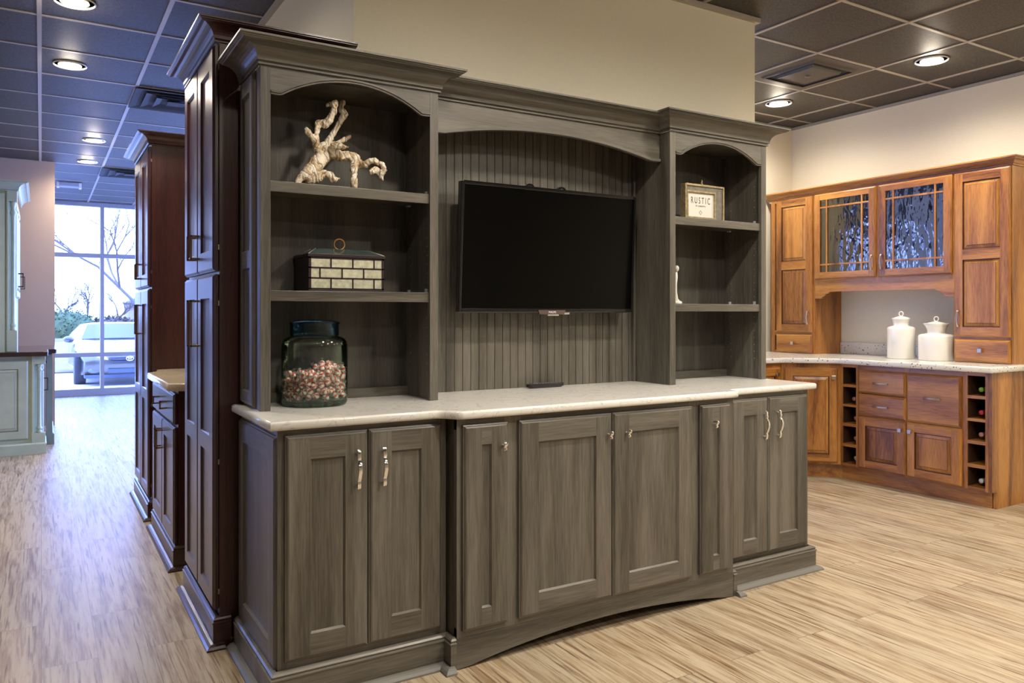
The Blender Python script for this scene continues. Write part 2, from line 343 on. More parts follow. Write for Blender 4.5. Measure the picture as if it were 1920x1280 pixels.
def tag(o, label, cat, group=None, kind=None):
    if label: o['label'] = label
    if cat: o['category'] = cat
    if group: o['group'] = group
    if kind: o['kind'] = kind
    return o
def empty(name, loc, rz=0, label=None, cat=None, group=None):
    o = bpy.data.objects.new(name, None); COL.objects.link(o); o.location = loc; o.rotation_euler = (0, 0, rz)
    o.empty_display_size = .1
    return tag(o, label, cat, group)
def struct(o): o['kind'] = 'structure'; return o
def copy_tree(o, parent=None):
    c = o.copy(); COL.objects.link(c)
    if parent: c.parent = parent
    for ch in list(o.children): copy_tree(ch, c)
    return c

# ------------------------------------------------------------------ the room
mb = MB().box(-5.0, 5.86, -4.5, 13.5, -.1, 0); struct(mb.build('floor', floor_m))
# ceiling: plane of tiles with a suspended grid
mb = MB().box(-5.0, 5.86, -4.5, 13.5, ZC, ZC + .06); struct(mb.build('ceiling', tile_m))
mb = MB()
x = -.01 - .6145 * 8
while x < 5.86:
    mb.box(x - .012, x + .012, -4.5, 13.5, ZC - .006, ZC); x += .6145
y = 2.645 - .6185 * 11
while y < 13.5:
    mb.box(-5.0, 5.86, y - .010, y + .010, ZC - .0045, ZC); y += .6185
struct(mb.build('trim_1', tee_m))
WB = 3.07
struct(MB().box(5.86, 5.98, -4.5, 4.845, 0, ZC).build('wall_right', wall_m))
struct(MB().box(4.30, 5.86, 4.725, 4.845, 0, ZC).build('wall_back', wall_m))
struct(MB().box(1.10, 3.487, WB, WB + .12, 0, ZC).box(1.10, 1.22, WB + .12, 6.2, 0, ZC).build('wall_centre', wall_m))
struct(MB().box(-2.6, .13, 10.1, 10.22, 0, ZC).build('wall_left', wall_w))
struct(MB().box(-5.0, 5.98, -4.62, -4.5, 0, ZC).build('wall_rear', wall_m))
struct(MB().box(-5.12, -5.0, -4.62, 10.2, 0, ZC).build('wall_side', wall_m))
# wall angle of the ceiling grid along the centre wall
struct(MB().box(1.075, 3.512, WB - .022, WB, ZC - .028, ZC - .002).box(1.075, 1.10, WB, 6.2, ZC - .028, ZC - .002).box(3.487, 3.512, WB, WB + .12, ZC - .028, ZC - .002).build('trim_2', tee_m))
struct(MB().box(5.838, 5.86, -4.5, 4.725, ZC - .022, ZC - .002).box(4.3, 5.838, 4.703, 4.725, ZC - .022, ZC - .002).build('trim_3', P('pale_wall_angle', (.3, .3, .27), .5)))
# storefront windows; the side one is added for its daylight
def storefront(name, along, a0, a1, fixed, mull, bars, top):
    fr = MB(); gl = MB()
    def bx(M, u0, u1, v0, v1, z0, z1):
        if along == 'x': M.box(u0, u1, fixed + v0, fixed + v1, z0, z1)
        else: M.box(fixed + v0, fixed + v1, u0, u1, z0, z1)
    for m in mull: bx(fr, m - .027, m + .027, -.05, .05, 0, top)
    for z0, z1 in bars: bx(fr, a0, a1, -.048, .048, z0, z1)
    r = struct(fr.build(name, alu))
    ms = sorted(mull)
    for u0, u1 in zip(ms, ms[1:]):
        g = MB(); bx(g, u0 + .027, u1 - .027, -.004, .004, .09, top - .05); g.build('pane', win_glass, r)
    return r
storefront('window_1', 'x', -5.0, 5.86, 13.5, [-4.97, -3.85, -2.69, -1.53, -.365, .80, 1.965, 3.13, 4.3, 5.83], [(0, .10), (.585, .65), (2.10, 2.165), (ZC - .06, ZC)], ZC)
storefront('added_window', 'y', 10.2, 13.5, -5.0, [10.23, 11.3, 12.35, 13.42], [(0, .10), (.585, .65), (2.10, 2.165), (ZC - .06, ZC)], ZC)  # unseen side glazing, added for blue daylight and glass door reflections

# ------------------------------------------------------------------ recessed lights, vents
def can_light(x, y, label, r=.098, watts=CAN_W, ang=166):
    t = empty('recessed_light', (x, y, ZC), 0, label, 'ceiling light', 'recessed ceiling lights')
    MB().lathe([(r, -.012), (r + .006, -.008), (r, 0.0), (r - .03, 0.0), (r - .028, -.008)], seg=36, cap=False).build('trim_ring', trim_w, t)
    MB().lathe([(r - .028, -.009), (r - .05, -.006), (r - .055, -.010), (.001, -.010)], seg=36, cap=False).build('lamp_lens', lens_m, t)
    l = bpy.data.lights.new('lamp', 'SPOT'); l.energy = watts; l.color = (1.0, .905, .775); l.spot_size = math.radians(ang); l.spot_blend = .85; l.shadow_soft_size = .06
    o = bpy.data.objects.new('lamp', l); COL.objects.link(o); o.parent = t; o.location = (0, 0, -.03)
    h = bpy.data.lights.new('lamp_glow', 'POINT'); h.energy = watts * .035; h.color = (1.0, .87, .70); h.shadow_soft_size = .05
    o = bpy.data.objects.new('lamp_glow', h); COL.objects.link(o); o.parent = t; o.location = (0, 0, -.07)
    return t
can_light(5.06, 2.96, 'round recessed light nearest the camera above the honey cabinets')
can_light(5.046, 4.20, 'round recessed light in the dark ceiling beside the square vent, far end')
can_light(.154, 4.80, 'round recessed light cut by the top edge of the photo, left ceiling')
can_light(.166, 6.04, 'round recessed light above the aisle, second from the camera on the left', watts=30)
can_light(.437, 8.56, 'small round recessed light far down the aisle, nearer of two', watts=50)
can_light(.438, 9.80, 'smallest round recessed light farthest down the aisle', watts=50)
can_light(2.52, .50, 'round recessed light in front of the grey wall unit, out of frame', watts=CAN_W * 2.3)
can_light(5.05, 1.60, 'round recessed light in front of the honey cabinets, out of frame', watts=CAN_W * 1.2)
can_light(5.05, .48, 'round recessed light front right of the room, out of frame', watts=CAN_W)
can_light(1.39, 1.75, 'round recessed light above the left half of the grey unit, out of frame', watts=CAN_W)
can_light(2.63, 1.75, 'round recessed light above the middle of the grey unit, out of frame', watts=CAN_W)
can_light(.15, 3.57, 'round recessed light over the aisle beside the tall cherry pantry, out of frame', watts=CAN_W*.6)
can_light(.60, 1.0, 'round recessed light front left of the grey unit, out of frame', watts=CAN_W * .8)
can_light(3.87, 1.75, 'round recessed light over the passage to the honey cabinets, out of frame', watts=CAN_W)
can_light(1.5, -1.2, 'unseen fill light added behind the camera', watts=CAN_W * 1.5)  # fill lamp without a known fixture, added to lift fronts and interiors
can_light(4.0, -1.2, 'unseen fill light added behind the camera on the right', watts=CAN_W * 1.5)  # second added fill lamp, paired with the one above
can_light(-1.6, 5.4, 'unseen warm light added over the floor left of the aisle, out of frame', watts=CAN_W * 1.1)  # added to warm the bluish sage cabinet
can_light(-1.6, 7.6, 'round recessed light over the sage cabinets, out of frame', watts=CAN_W)

def cone_diffuser(x0, y0, label):
    t = empty('ceiling_vent', ((x0 + .307), (y0 + .309), ZC), 0, label, 'ceiling vent', 'square air diffusers')
    a = .295
    def ringf(M, r0, z0, r1, z1):
        A = M.add((-r0, -r0, z0), (r0, -r0, z0), (r0, r0, z0), (-r0, r0, z0)); B = M.add((-r1, -r1, z1), (r1, -r1, z1), (r1, r1, z1), (-r1, r1, z1))
        for i in range(4): j = (i + 1) % 4; M.face((A[i], A[j], B[j], B[i]))
    M = MB(); ringf(M, a, -.007, a, -.001); ringf(M, a, -.007, .215, -.009); M.build('flange', vent_m, t)
    M = MB(); ringf(M, .225, -.009, .212, -.020); ringf(M, .212, -.020, .204, -.019); ringf(M, .204, -.019, .206, -.0085); M.build('outer_louvre', vent_m, t)
    M = MB(); ringf(M, .155, -.0088, .145, -.026); ringf(M, .145, -.026, .138, -.025); ringf(M, .138, -.025, .140, -.010); M.build('inner_louvre', vent_m, t)
    M = MB().box(-.215, .215, -.215, .215, -.0085, -.0065); M.build('duct_opening', duct_m, t)
    M = MB().box(-.138, .138, -.138, .138, -.0235, -.019); M.lathe([(.022, -.0235), (.02, -.027), (.001, -.028)], seg=16, cap=False); M.build('centre_plate', vent_m, t)
    return t
cone_diffuser(4.291, 3.263, 'dark square air diffuser in the ceiling beside the right hand lights')
def slot_vent(x0, y0, label):
    t = empty('ceiling_vent', (x0, y0, ZC), 0, label, 'ceiling vent', 'dark stepped air diffusers')
    MB().box(.015, .60, .012, .606, -.008, -.003).build('duct_opening', duct_m, t)
    for i, (i0, dz) in enumerate(((.04, .016), (.12, .022), (.20, .028))):
        M = MB()
        o = [(i0, i0), (.615 - i0, i0), (.615 - i0, .618 - i0), (i0, .618 - i0)]
        M.sweep(o, [(0, -.012), (.045, -dz), (.045, -dz - .004), (-.004, -.012)], closed=True); M.build('louvre', duct_m, t)
    MB().box(.245, .370, .245, .373, -.028, -.022).build('centre_plate', duct_m, t)
slot_vent(.6045, 6.356, 'dark square air diffuser in the left ceiling behind the tall cherry pantry')
slot_vent(.6045, 10.06, 'dark square air diffuser far down the left ceiling')
t = empty('ceiling_sensor', (.31, 11.6, ZC), 0, 'small pale rectangular fixture on the ceiling near the window', 'ceiling fixture')
MB().box(-.11, .11, -.09, .09, -.05, 0).build('housing', P('pale_fixture_grey', (.35, .36, .4), .5), t, bev=.006)
for sx in (-.14, .11): MB().box(sx, sx + .03, -.08, .08, -.06, 0).build('end_cap', trim_w, t)

# ------------------------------------------------------------------ cabinet parts
def strap_pull(parent, x, z, y, L=.133, mat=chrome):
    """wavy flat strap bowing out of a door face at y (front is -y)"""
    k = L / .133
    pts = [(.000, .016), (.006, .021), (.022, .022), (.028, .020), (.040, .027), (.060, .034), (.078, .033), (.092, .026), (.098, .021), (.108, .024), (.116, .021), (.127, .021), (.133, .016)]
    pts = [(a * k, b_) for a, b_ in pts]
    th = .0042; inner = [(y - b_ + th, a) for a, b_ in pts]; outer = [(y - b_, a) for a, b_ in pts]
    M = MB(); n = len(pts); wd = .0062
    rows = [M.add((-wd, o[0], o[1]), (wd, o[0], o[1]), (wd, i_[0], i_[1]), (-wd, i_[0], i_[1])) for o, i_ in zip(outer, inner)]
    for A, B in zip(rows, rows[1:]):
        for q in range(4): p = (q + 1) % 4; M.face((A[q], A[p], B[p], B[q]), 0, q in (0, 2))
    M.face(rows[0]); M.face(rows[-1][::-1])
    for zz in (.014 * k, .119 * k): M.lathe([(.005, 0), (.0035, -.004), (.0035, -.019)], (0, y, zz), 12, axis='y')
    return M.build('handle', mat, parent, (x, 0, z), bev=.0008)
def strap_knob(parent, x, z, y):
    pts = [(0, .019), (.004, .023), (.012, .020), (.016, .024), (.024, .029), (.031, .027), (.034, .022)]
    th = .004; wd = .0065; M = MB()
    rows = [M.add((-wd, y - b_, a), (wd, y - b_, a), (wd, y - b_ + th, a), (-wd, y - b_ + th, a)) for a, b_ in pts]
    for A, B in zip(rows, rows[1:]):
        for q in range(4): p = (q + 1) % 4; M.face((A[q], A[p], B[p], B[q]), 0, q in (0, 2))
    M.face(rows[0]); M.face(rows[-1][::-1])
    M.lathe([(.006, 0), (.004, -.004), (.004, -.024)], (0, y, .018), 12, axis='y')
    return M.build('knob', chrome, parent, (x, 0, z), bev=.0008)
def bar_pull(parent, x, z, y, L, mat=bronze, out=.034, t=.0055):
    M = MB().box(-t, t, y - out, y - out + .006, 0, L)
    for zz in (0, L - .008): M.box(-t, t, y - out, y, zz, zz + .008)
    return M.build('handle', mat, parent, (x, 0, z), bev=.001)
def bow_pull(parent, x, z, y, L, horiz=False, mat=nickel):
    M = MB(); n = 12; rows = []
    for i in range(n + 1):
        u = i / n; s_ = (u - .5) * L; o = .012 + .016 * math.sin(PI * u); wd = .0075 - .003 * math.sin(PI * u)
        if horiz: rows.append(M.add((s_, y - o, -wd), (s_, y - o, wd), (s_, y - o + .004, wd), (s_, y - o + .004, -wd)))
        else: rows.append(M.add((-wd, y - o, s_), (wd, y - o, s_), (wd, y - o + .004, s_), (-wd, y - o + .004, s_)))
    for A, B in zip(rows, rows[1:]):
        for q in range(4): p = (q + 1) % 4; M.face((A[q], A[p], B[p], B[q]), 0, q in (0, 2))
    M.face(rows[0]); M.face(rows[-1][::-1])
    for e in (-L / 2 + .004, L / 2 - .010):
        if horiz: M.box(e, e + .007, y - .014, y, -.005, .005)
        else: M.box(-.005, .005, y - .014, y, e, e + .007)
    return M.build('handle', mat, parent, (x, 0, z), bev=.0008)
def sq_knob(parent, x, z, y, mat=nickel):
    M = MB().box(-.014, .014, y - .024, y - .016, -.014, .014); M.lathe([(.007, 0), (.005, -.005), (.006, -.017)], (0, y, 0), 12, axis='y')
    return M.build('knob', mat, parent, (x, 0, z), bev=.002)
def door(parent, x0, z0, w_, h_, mv, mh, th=.02, openings=None, stile=.078, kind='flat', name='door', edge=.011, glaze=None, y=0.0):
    """front of the door at y-th; x0,z0 lower left corner; openings = list of (z0,z1) relative; returns the door"""
    M = MB(); yf = y - th
    if openings is None: openings = [(stile, h_ - stile)]
    O0 = [(0, 0), (w_, 0), (w_, h_), (0, h_)]
    def loop(ins, yy): return M.add((ins, yy, ins), (w_ - ins, yy, ins), (w_ - ins, yy, h_ - ins), (ins, yy, h_ - ins))
    a = loop(0, y); b1 = loop(0, yf + .009); c1 = loop(edge * .45, yf + .006); c2 = loop(edge * .55, yf + .003); c = loop(edge, yf)
    for A, B in ((a, b1), (b1, c1), (c1, c2), (c2, c)):
        for i in range(4): j = (i + 1) % 4; M.face((A[i], A[j], B[j], B[i]), 1 if i in (0, 2) else 0)
    M.face(a[::-1], 0)
    e = edge
    def quad(xa, xb, za, zb, m): i = M.add((xa, yf, za), (xb, yf, za), (xb, yf, zb), (xa, yf, zb)); M.face(i, m)
    if not openings: 
        quad(e, w_ - e, e, h_ - e, 1)
        return M.build(name, [mv, mh], parent, (x0, 0, z0))
    quad(e, stile, e, h_ - e, 0); quad(w_ - stile, w_ - e, e, h_ - e, 0)
    zs = [e] + [q for op in openings for q in op] + [h_ - e]
    for i in range(0, len(zs), 2): quad(stile, w_ - stile, zs[i], zs[i + 1], 1)
    rd = .0085 if kind != 'glass' else th
    for (za, zb) in openings:
        xa, xb = stile, w_ - stile
        F_ = M.add((xa, yf, za), (xb, yf, za), (xb, yf, zb), (xa, yf, zb)); sl = .006 if kind == 'flat' else 0.0; B_ = M.add((xa + sl, yf + rd, za + sl), (xb - sl, yf + rd, za + sl), (xb - sl, yf + rd, zb - sl), (xa + sl, yf + rd, zb - sl))
        for i in range(4): j = (i + 1) % 4; M.face((F_[i], F_[j], B_[j], B_[i]), (1 if i in (0, 2) else 0) if not glaze else 2)
    d = M.build(name, [mv, mh] + ([glaze] if glaze else []), parent, (x0, 0, z0))
    for (za, zb) in openings:
        xa, xb = stile, w_ - stile; M = MB()
        if kind == 'flat':
            M.box(xa - .002, xb + .002, yf + rd - .0002, yf + rd + .005, za - .002, zb + .002); M.build('panel', mv, d)
        elif kind == 'raised':
            def lp(ins, yy): return M.add((xa + ins, yy, za + ins), (xb - ins, yy, za + ins), (xb - ins, yy, zb - ins), (xa + ins, yy, zb - ins))
            L_ = [lp(0, yf + rd), lp(.006, yf + rd), lp(.009, yf + rd - .001), lp(.026, yf + .003), lp(.029, yf + .001), lp(.032, yf + .001)]
            for q, (A, B) in enumerate(zip(L_, L_[1:])):
                for i in range(4): j = (i + 1) % 4; M.face((A[i], A[j], B[j], B[i]), 1 if (glaze and q in (0, 3)) else 0)
            M.face(L_[-1]); M.build('panel', [mv, glaze or mv], d)
        elif kind == 'glass':
            M.box(xa - .002, xb + .002, yf + .010, yf + .013, za - .002, zb + .002); M.build('glass_pane', seeded, d)
            M = MB(); q = .062; r_ = .0065
            for xx in (xa + q, xb - q): M.box(xx - r_, xx + r_, yf + .002, yf + .010, za, zb)
            for zz in (za + q, zb - q): M.box(xa, xb, yf + .0025, yf + .010, zz - r_, zz + r_)
            M.build('muntins', mv, d, bev=.0015)
    return d
CROWN = [(0, 0), (.008, 0), (.008, .006), (.004, .010), (.013, .014)] + [(.013 + .057 * (1 - math.cos(t * PI / 2)) , .016 + .050 * math.sin(t * PI / 2)) for t in [i / 7 for i in range(8)]] + [(.073, .069), (.079, .071), (.079, .074), (.086, .076), (.086, .083), (0, .083)]
PLINTH = [(-.02, 0), (0, 0), (0, .090), (.003, .092), (.003, .096), (-.003, .099), (-.001, .106), (-.006, .112), (-.012, .115), (-.02, .115)]
SHOE = [(0, 0), (.027, 0), (.026, .006), (.019, .014), (.010, .019), (0, .021)]

# ------------------------------------------------------------------ grey wall unit
root = empty('base_cabinet', (.645, 2.507, 0), 0, 'dark grey stained base cabinet at the left end of the wall unit, long chrome pulls', 'cabinet', 'grey base cabinets')
def rel(root, M): # shift world coordinates into the root frame
    ox, oy, oz = root.location; M.v = [(a - ox, b_ - oy, c - oz) for a, b_, c in M.v]; return M
M = MB().box(.650, 1.243, 2.525, 3.045, .09, .884); rel(root, M).build('case', grey_v, root)
M = MB(); M.box(.645, .675, 2.507, 2.527, .09, .884); M.box(1.21, 1.243, 2.507, 2.527, .09, .884); M.box(.675, 1.21, 2.507, 2.527, .845, .884, 1); M.box(.675, 1.21, 2.507, 2.527, .09, .15, 1)
rel(root, M).build('face_frame', [grey_v, grey_h], root)
for x0, w_, hx in ((.666, .277, .904), (.9465, .272, .995)):
    d = door(root, x0 - .645, .138, w_, .727, grey_v, grey_h, stile=.080)
    strap_pull(d, hx - x0, .670 - .138, -.02)
e_ = door(root, 0, .10, .53, .755, grey_v, grey_h, th=.014, stile=.078, name='end_panel'); e_.rotation_euler = (0, 0, -PI / 2); e_.location = (.650 - .645, 3.045 - 2.507, .105)
for nm, pr, z_ in (('plinth', PLINTH, 0),):
    M = MB().sweep([(.620, 3.04), (.620, 2.482), (1.226, 2.482), (1.226, 2.432), (1.2492, 2.432)], pr); rel(root, M).build(nm, grey_h, root)
M = MB().sweep([(.620, 3.04), (.620, 2.482), (1.222, 2.482), (1.222, 2.430), (1.238, 2.430)], SHOE, sm=False); rel(root, M).build('shoe_moulding', P('grey_paint_shoe', (.14, .135, .12), .5), root)
shoe_m = bpy.data.materials['grey_paint_shoe']

root = empty('base_cabinet', (1.25, 2.435, 0), 0, 'wide grey stained centre base cabinet with arched toe valance and small chrome knobs', 'cabinet', 'grey base cabinets')
M = MB().box(1.2515, 2.6245, 2.455, 3.045, .10, .884); M.box(1.2515, 2.6245, 2.56, 3.045, 0.0, .10); rel(root, M).build('case', grey_v, root)
M = MB()
for xa, xb in ((1.25, 1.285), (1.445, 1.515), (2.355, 2.425), (2.59, 2.626)): M.box(xa, xb, 2.435, 2.455, .111, .884)
M.box(1.25, 2.626, 2.4352, 2.455, .845, .884, 1); M.box(1.25, 2.626, 2.4352, 2.455, .111, .145, 1)
rel(root, M).build('face_frame', [grey_v, grey_h], root)
for x0, w_, st, kx in ((1.269, .184, .072, 1.426), (1.501, .4315, .082, 1.909), (1.9365, .430, .080, 2.001), (2.413, .181, .072, 2.566 - .08)):
    d = door(root, x0 - 1.25, .135, w_, .727, grey_v, grey_h, stile=st)
    strap_knob(d, (kx if kx != 2.486 else 2.484) - x0, .762 - .135, -.02)
# arched valance
N_ = 24; top = []; bot = []
for i in range(N_ + 1):
    u = i / N_; xx = 1.25 + 1.376 * u; top.append((xx, .111))
    bot.append((xx, .002 + .055 * max(0, math.sin(PI * min(1, max(0, (u - .03) / .94)))) ** .8))
M = MB().strip(top, bot, 2.433, 2.455); rel(root, M).build('toe_valance', grey_h, root)

root = empty('base_cabinet', (2.63, 2.507, 0), 0, 'dark grey stained base cabinet at the right end of the wall unit, long chrome pulls', 'cabinet', 'grey base cabinets')
M = MB().box(2.632, 3.222, 2.527, 3.045, .09, .884); rel(root, M).build('case', grey_v, root)
M = MB(); M.box(2.632, 2.69, 2.507, 2.527, .09, .884); M.box(3.19, 3.222, 2.507, 2.527, .09, .884); M.box(2.69, 3.19, 2.507, 2.527, .845, .884, 1); M.box(2.69, 3.19, 2.507, 2.527, .09, .15, 1)
rel(root, M).build('face_frame', [grey_v, grey_h], root)
for x0, w_, hx in ((2.676, .242, 2.885), (2.9215, .280, 2.979)):
    d = door(root, x0 - 2.63, .135, w_, .727, grey_v, grey_h, stile=.076)
    strap_pull(d, hx - x0, .668 - .135, -.02)
M = MB().sweep([(2.6275, 2.432), (2.650, 2.432), (2.650, 2.482), (3.253, 2.482), (3.253, 3.04)], PLINTH); rel(root, M).build('plinth', grey_h, root)
M = MB().sweep([(2.640, 2.430), (2.655, 2.430), (2.655, 2.482), (3.253, 2.482), (3.253, 3.04)], SHOE); rel(root, M).build('shoe_moulding', shoe_m, root)

# quartz worktop
def rounded(pts, r=.012, seg=4):
    out = []
    n = len(pts)
    for i in range(n):
        p = Vector(pts[i]); a = Vector(pts[i - 1]); b_ = Vector(pts[(i + 1) % n]); d1 = (a - p); d2 = (b_ - p)
        rr = min(r, d1.length * .45, d2.length * .45); d1.normalize(); d2.normalize()
        if abs(d1.dot(d2)) > .97: out.append(tuple(p)); continue
        for k in range(seg + 1):
            u = k / seg; q = (p + d1 * rr) * (1 - u) ** 2 + p * 2 * u * (1 - u) + (p + d2 * rr) * u * u; out.append(tuple(q))
    return out
def slab(name, outline, z0, z1, mat, edge=.008):
    """thick slab with an eased front edge"""
    M = MB(); V2 = [Vector(p) for p in outline]; n = len(V2)
    area = sum(V2[i].x * V2[(i + 1) % n].y - V2[(i + 1) % n].x * V2[i].y for i in range(n)); sg = 1 if area > 0 else -1
    def inset(d):
        res = []
        for i in range(n):
            d1 = (V2[i] - V2[i - 1]).normalized(); d2 = (V2[(i + 1) % n] - V2[i]).normalized()
            n1 = Vector((d1.y, -d1.x)) * sg; n2 = Vector((d2.y, -d2.x)) * sg; mt = (n1 + n2) / max(.3, 1 + n1.dot(n2)); res.append(V2[i] - mt * d)
        return res
    rows = []
    for d, z in [(edge, z0), (edge * .3, z0 + edge * .3), (0, z0 + edge), (0, z1 - edge), (edge * .3, z1 - edge * .3), (edge, z1)]:
        rows.append(M.add(*[(p.x, p.y, z) for p in inset(d)]))
    for A, B in zip(rows, rows[1:]):
        for i in range(n): j = (i + 1) % n; M.face((A[i], A[j], B[j], B[i]), 0, True)
    M.face(rows[0][::-1]); M.face(rows[-1])
    o = M.build(name, mat); return o
S_curve = [(1.185 + .08 * (i / 8), 2.472 - .070 * (.5 - .5 * math.cos(PI * i / 8))) for i in range(9)]
outl = rounded([(.612, 3.048), (.612, 2.472)], 0) if 0 else [(.612, 3.048), (.612, 2.476), (.616, 2.472)] + S_curve + [(2.615, 2.402), (2.632, 2.408), (2.638, 2.420), (2.642, 2.452), (2.652, 2.468), (2.668, 2.472), (3.244, 2.472), (3.254, 2.482), (3.254, 3.048)]
tag(slab('worktop', outl, .8845, .914, quartz), 'white quartz worktop with faint grey veins on the grey wall unit', 'worktop')

# bookcases above
def arch_line(x0, x1, zf, zp, flat, n=22):
    pts = [(x0, zf), (x0 + flat * .75, zf - .001), (x0 + flat, zf + .0)]
    a, b_ = x0 + flat, x1 - flat; xm = (a + b_) / 2; hw = (b_ - a) / 2; H = zp - zf
    R = (hw * hw + H * H) / (2 * H)
    for i in range(1, n): xx = a + (b_ - a) * i / n; pts.append((xx, zp - R + math.sqrt(R * R - (xx - xm) ** 2)))
    return pts + [(b_, zf), (b_ + flat * .25, zf - .001), (x1, zf)]
def bookcase(x0, x1, label, shelves, side_panel, zf, zp):
    YF = 2.765; YB = 3.045; zt = 2.125; r = empty('bookcase', (x0, YF, .9145), 0, label, 'bookcase', 'grey bookcases on the worktop')
    def B(M, name, mats, **k): return rel(r, M).build(name, mats, r, **k)
    B(MB().box(x0 + .003, x0 + .021, YF + .018, YB - .012, .9145, zt), 'side_panel', grey_v)
    B(MB().box(x1 - .021, x1 - .003, YF + .018, YB - .012, .9145, zt), 'side_panel', grey_v)
    B(MB().box(x0 + .003, x1 - .003, YB - .012, YB, .9145, zt), 'back_panel', grey_shade)
    B(MB().box(x0 + .021, x1 - .021, YF + .018, YB - .012, 2.10, zt), 'top_panel', grey_shade)
    B(MB().box(x0 + .021, x1 - .021, YB - .030, YB - .012, .9145, .952), 'back_rail', grey_h)
    st = .036
    M = MB().box(x0, x0 + st, YF, YF + .02, .9145, zt); B(M, 'post', grey_v, bev=.0012)
    M = MB().box(x1 - st, x1, YF, YF + .02, .9145, zt); B(M, 'post', grey_v, bev=.0012)
    ln = arch_line(x0 + st, x1 - st, zf, zp, .036)
    M = MB().strip([(p[0], zt) for p in ln], ln, YF + .001, YF + .02); B(M, 'arched_header', grey_h)
    M = MB(); rows = []
    n = len(ln); sec = [(-.0, .0), (-.006, .0), (-.006, -.006), (-.001, -.008), (-.001, -.013), (.010, -.013), (.020, -.006), (.020, 0)]
    for i, p in enumerate(ln):
        a = Vector(ln[max(0, i - 1)]); b_ = Vector(ln[min(n - 1, i + 1)]); t_ = (b_ - a).normalized(); nn = Vector((-t_.y, t_.x))
        rows.append(M.add(*[(p[0] + nn.x * (h_ + .003), YF + o, p[1] + nn.y * (h_ + .003)) for o, h_ in sec]))
    for A, C in zip(rows, rows[1:]):
        for j in range(len(sec)): l = (j + 1) % len(sec); M.face((A[j], C[j], C[l], A[l]), 0)
    M.face(rows[0]); M.face(rows[-1][::-1]); B(M, 'arch_moulding', grey_h)
    for z0, z1 in shelves:
        s_ = MB(); s_.box(x0 + .0215, x1 - .0215, YF + .022, YB - .0125, z1 - .019, z1); s_.box(x0 + st - .0, x1 - st, YF + .010, YF + .022, z0, z1)
        sh = B(s_, 'shelf', grey_h, bev=.0015)
        for xx in (x0 + .0215, x1 - .0335):
            for yy in (YF + .05, YB - .06):
                M = MB().box(xx, xx + .012, yy, yy + .008, z1, z1 + .016); M.box(xx, xx + .012, yy, yy + .02, z1 - .026, z1 - .0195); rel(r, M).build('shelf_clip', steelpin, sh)
    # shelf pin holes on the right side
    M = MB()
    for k in range(26):
        zz = 1.02 + k * .036
        for yy in (YF + .06, YB - .06): M.lathe([(.0028, 0), (.0028, -.0006)], (x1 - .0212, yy, zz), 8, axis='x')
    B(M, 'pin_holes', P('pin_hole', (.25, .26, .28), .4))
    B(MB().sweep([(x0, YB + .02), (x0, YF), (x1, YF), (x1, YB + .02)], [(o, h_ - .0) for o, h_ in CROWN], z=zt), 'crown_moulding', grey_h)
    if side_panel:
        p = door(r, 0, 0, .205, 1.20, grey_v, grey_h, th=.014, stile=.042, openings=[(.050, .50), (.562, 1.135)], name='end_panel')
        p.rotation_euler = (0, 0, -PI / 2); p.location = (.003, YB - YF - .002, .006)
    return r
bookcase(.652, 1.338, 'grey stained open bookcase on the left of the worktop holding the driftwood', ((1.687, 1.725), (1.300, 1.338)), True, 2.037, 2.118)
bookcase(2.558, 3.226, 'grey stained open bookcase on the right of the worktop holding the framed sign', ((1.684, 1.722), (1.265, 1.302)), False, 2.029, 2.106)

# centre bridge with beadboard
r = empty('beadboard_panel', (1.34, 3.045, .9145), 0, 'grey beadboard back panel with arched bridge and crown behind the television', 'wall panel')
M = MB(); xx = 1.34; pitch = .0408
while xx < 2.556:
    x2 = min(xx + pitch, 2.556)
    M.box(xx + .0016, x2 - .0016, 3.030, 3.034, .9145, 2.13)
    M.box(xx, x2, 3.034, 3.045, .9145, 2.13)
    M.box(xx + .0042, xx + .0058, 3.0295, 3.0305, .9145, 2.13)
    xx += pitch
rel(r, M).build('beadboard', grey_v, r)
M = MB().box(2.542, 2.556, 3.012, 3.030, .9145, 2.10); rel(r, M).build('corner_bead', grey_v, r)
ln = arch_line(1.34, 2.556, 1.998, 2.058, .062, 28)
M = MB().strip([(p[0], 2.125) for p in ln], ln, 2.836, 2.855); rel(r, M).build('arched_header', grey_h, r)
M = MB().strip([(p[0], p[1] + .002) for p in ln], [(p[0], p[1] - .010) for p in ln], 2.828, 2.856); rel(r, M).build('arch_moulding', grey_h, r)
M = MB().box(1.34, 2.556, 2.856, 3.029, 2.10, 2.125); rel(r, M).build('top_panel', grey_shade, r)
M = MB().sweep([(1.341, 2.836), (2.555, 2.836)], [(o, h_) for o, h_ in CROWN], z=2.121); rel(r, M).build('crown_moulding', grey_h, r)

# ------------------------------------------------------------------ television
TA = math.radians(-3.0)
r = empty('television', (1.99, 2.95, 1.262), 0, 'black flat television mounted on the grey beadboard', 'television')
r.rotation_euler = (-TA * 1.0, 0, 0)
W2 = .477; H_ = .556
M = MB(); bz = .013
def frame_y(M, x0, x1, z0, z1, b_, y0, y1, m=0):
    M.box(x0, x0 + b_, y0, y1, z0, z1, m); M.box(x1 - b_, x1, y0, y1, z0, z1, m); M.box(x0 + b_, x1 - b_, y0, y1, z1 - b_, z1, m); M.box(x0 + b_, x1 - b_, y0, y1, z0, z0 + b_ * 1.3, m)
frame_y(M, -W2, W2, 0, H_, bz, -.020, .012); M.box(-W2 + .012, W2 - .012, 0.0, .030, .012, H_ - .012)
M.build('housing', black_pl, r, bev=.003)
MB().box(-W2 + bz, W2 - bz, -.0155, 0, bz * 1.3, H_ - bz).build('screen', screen_m, r)
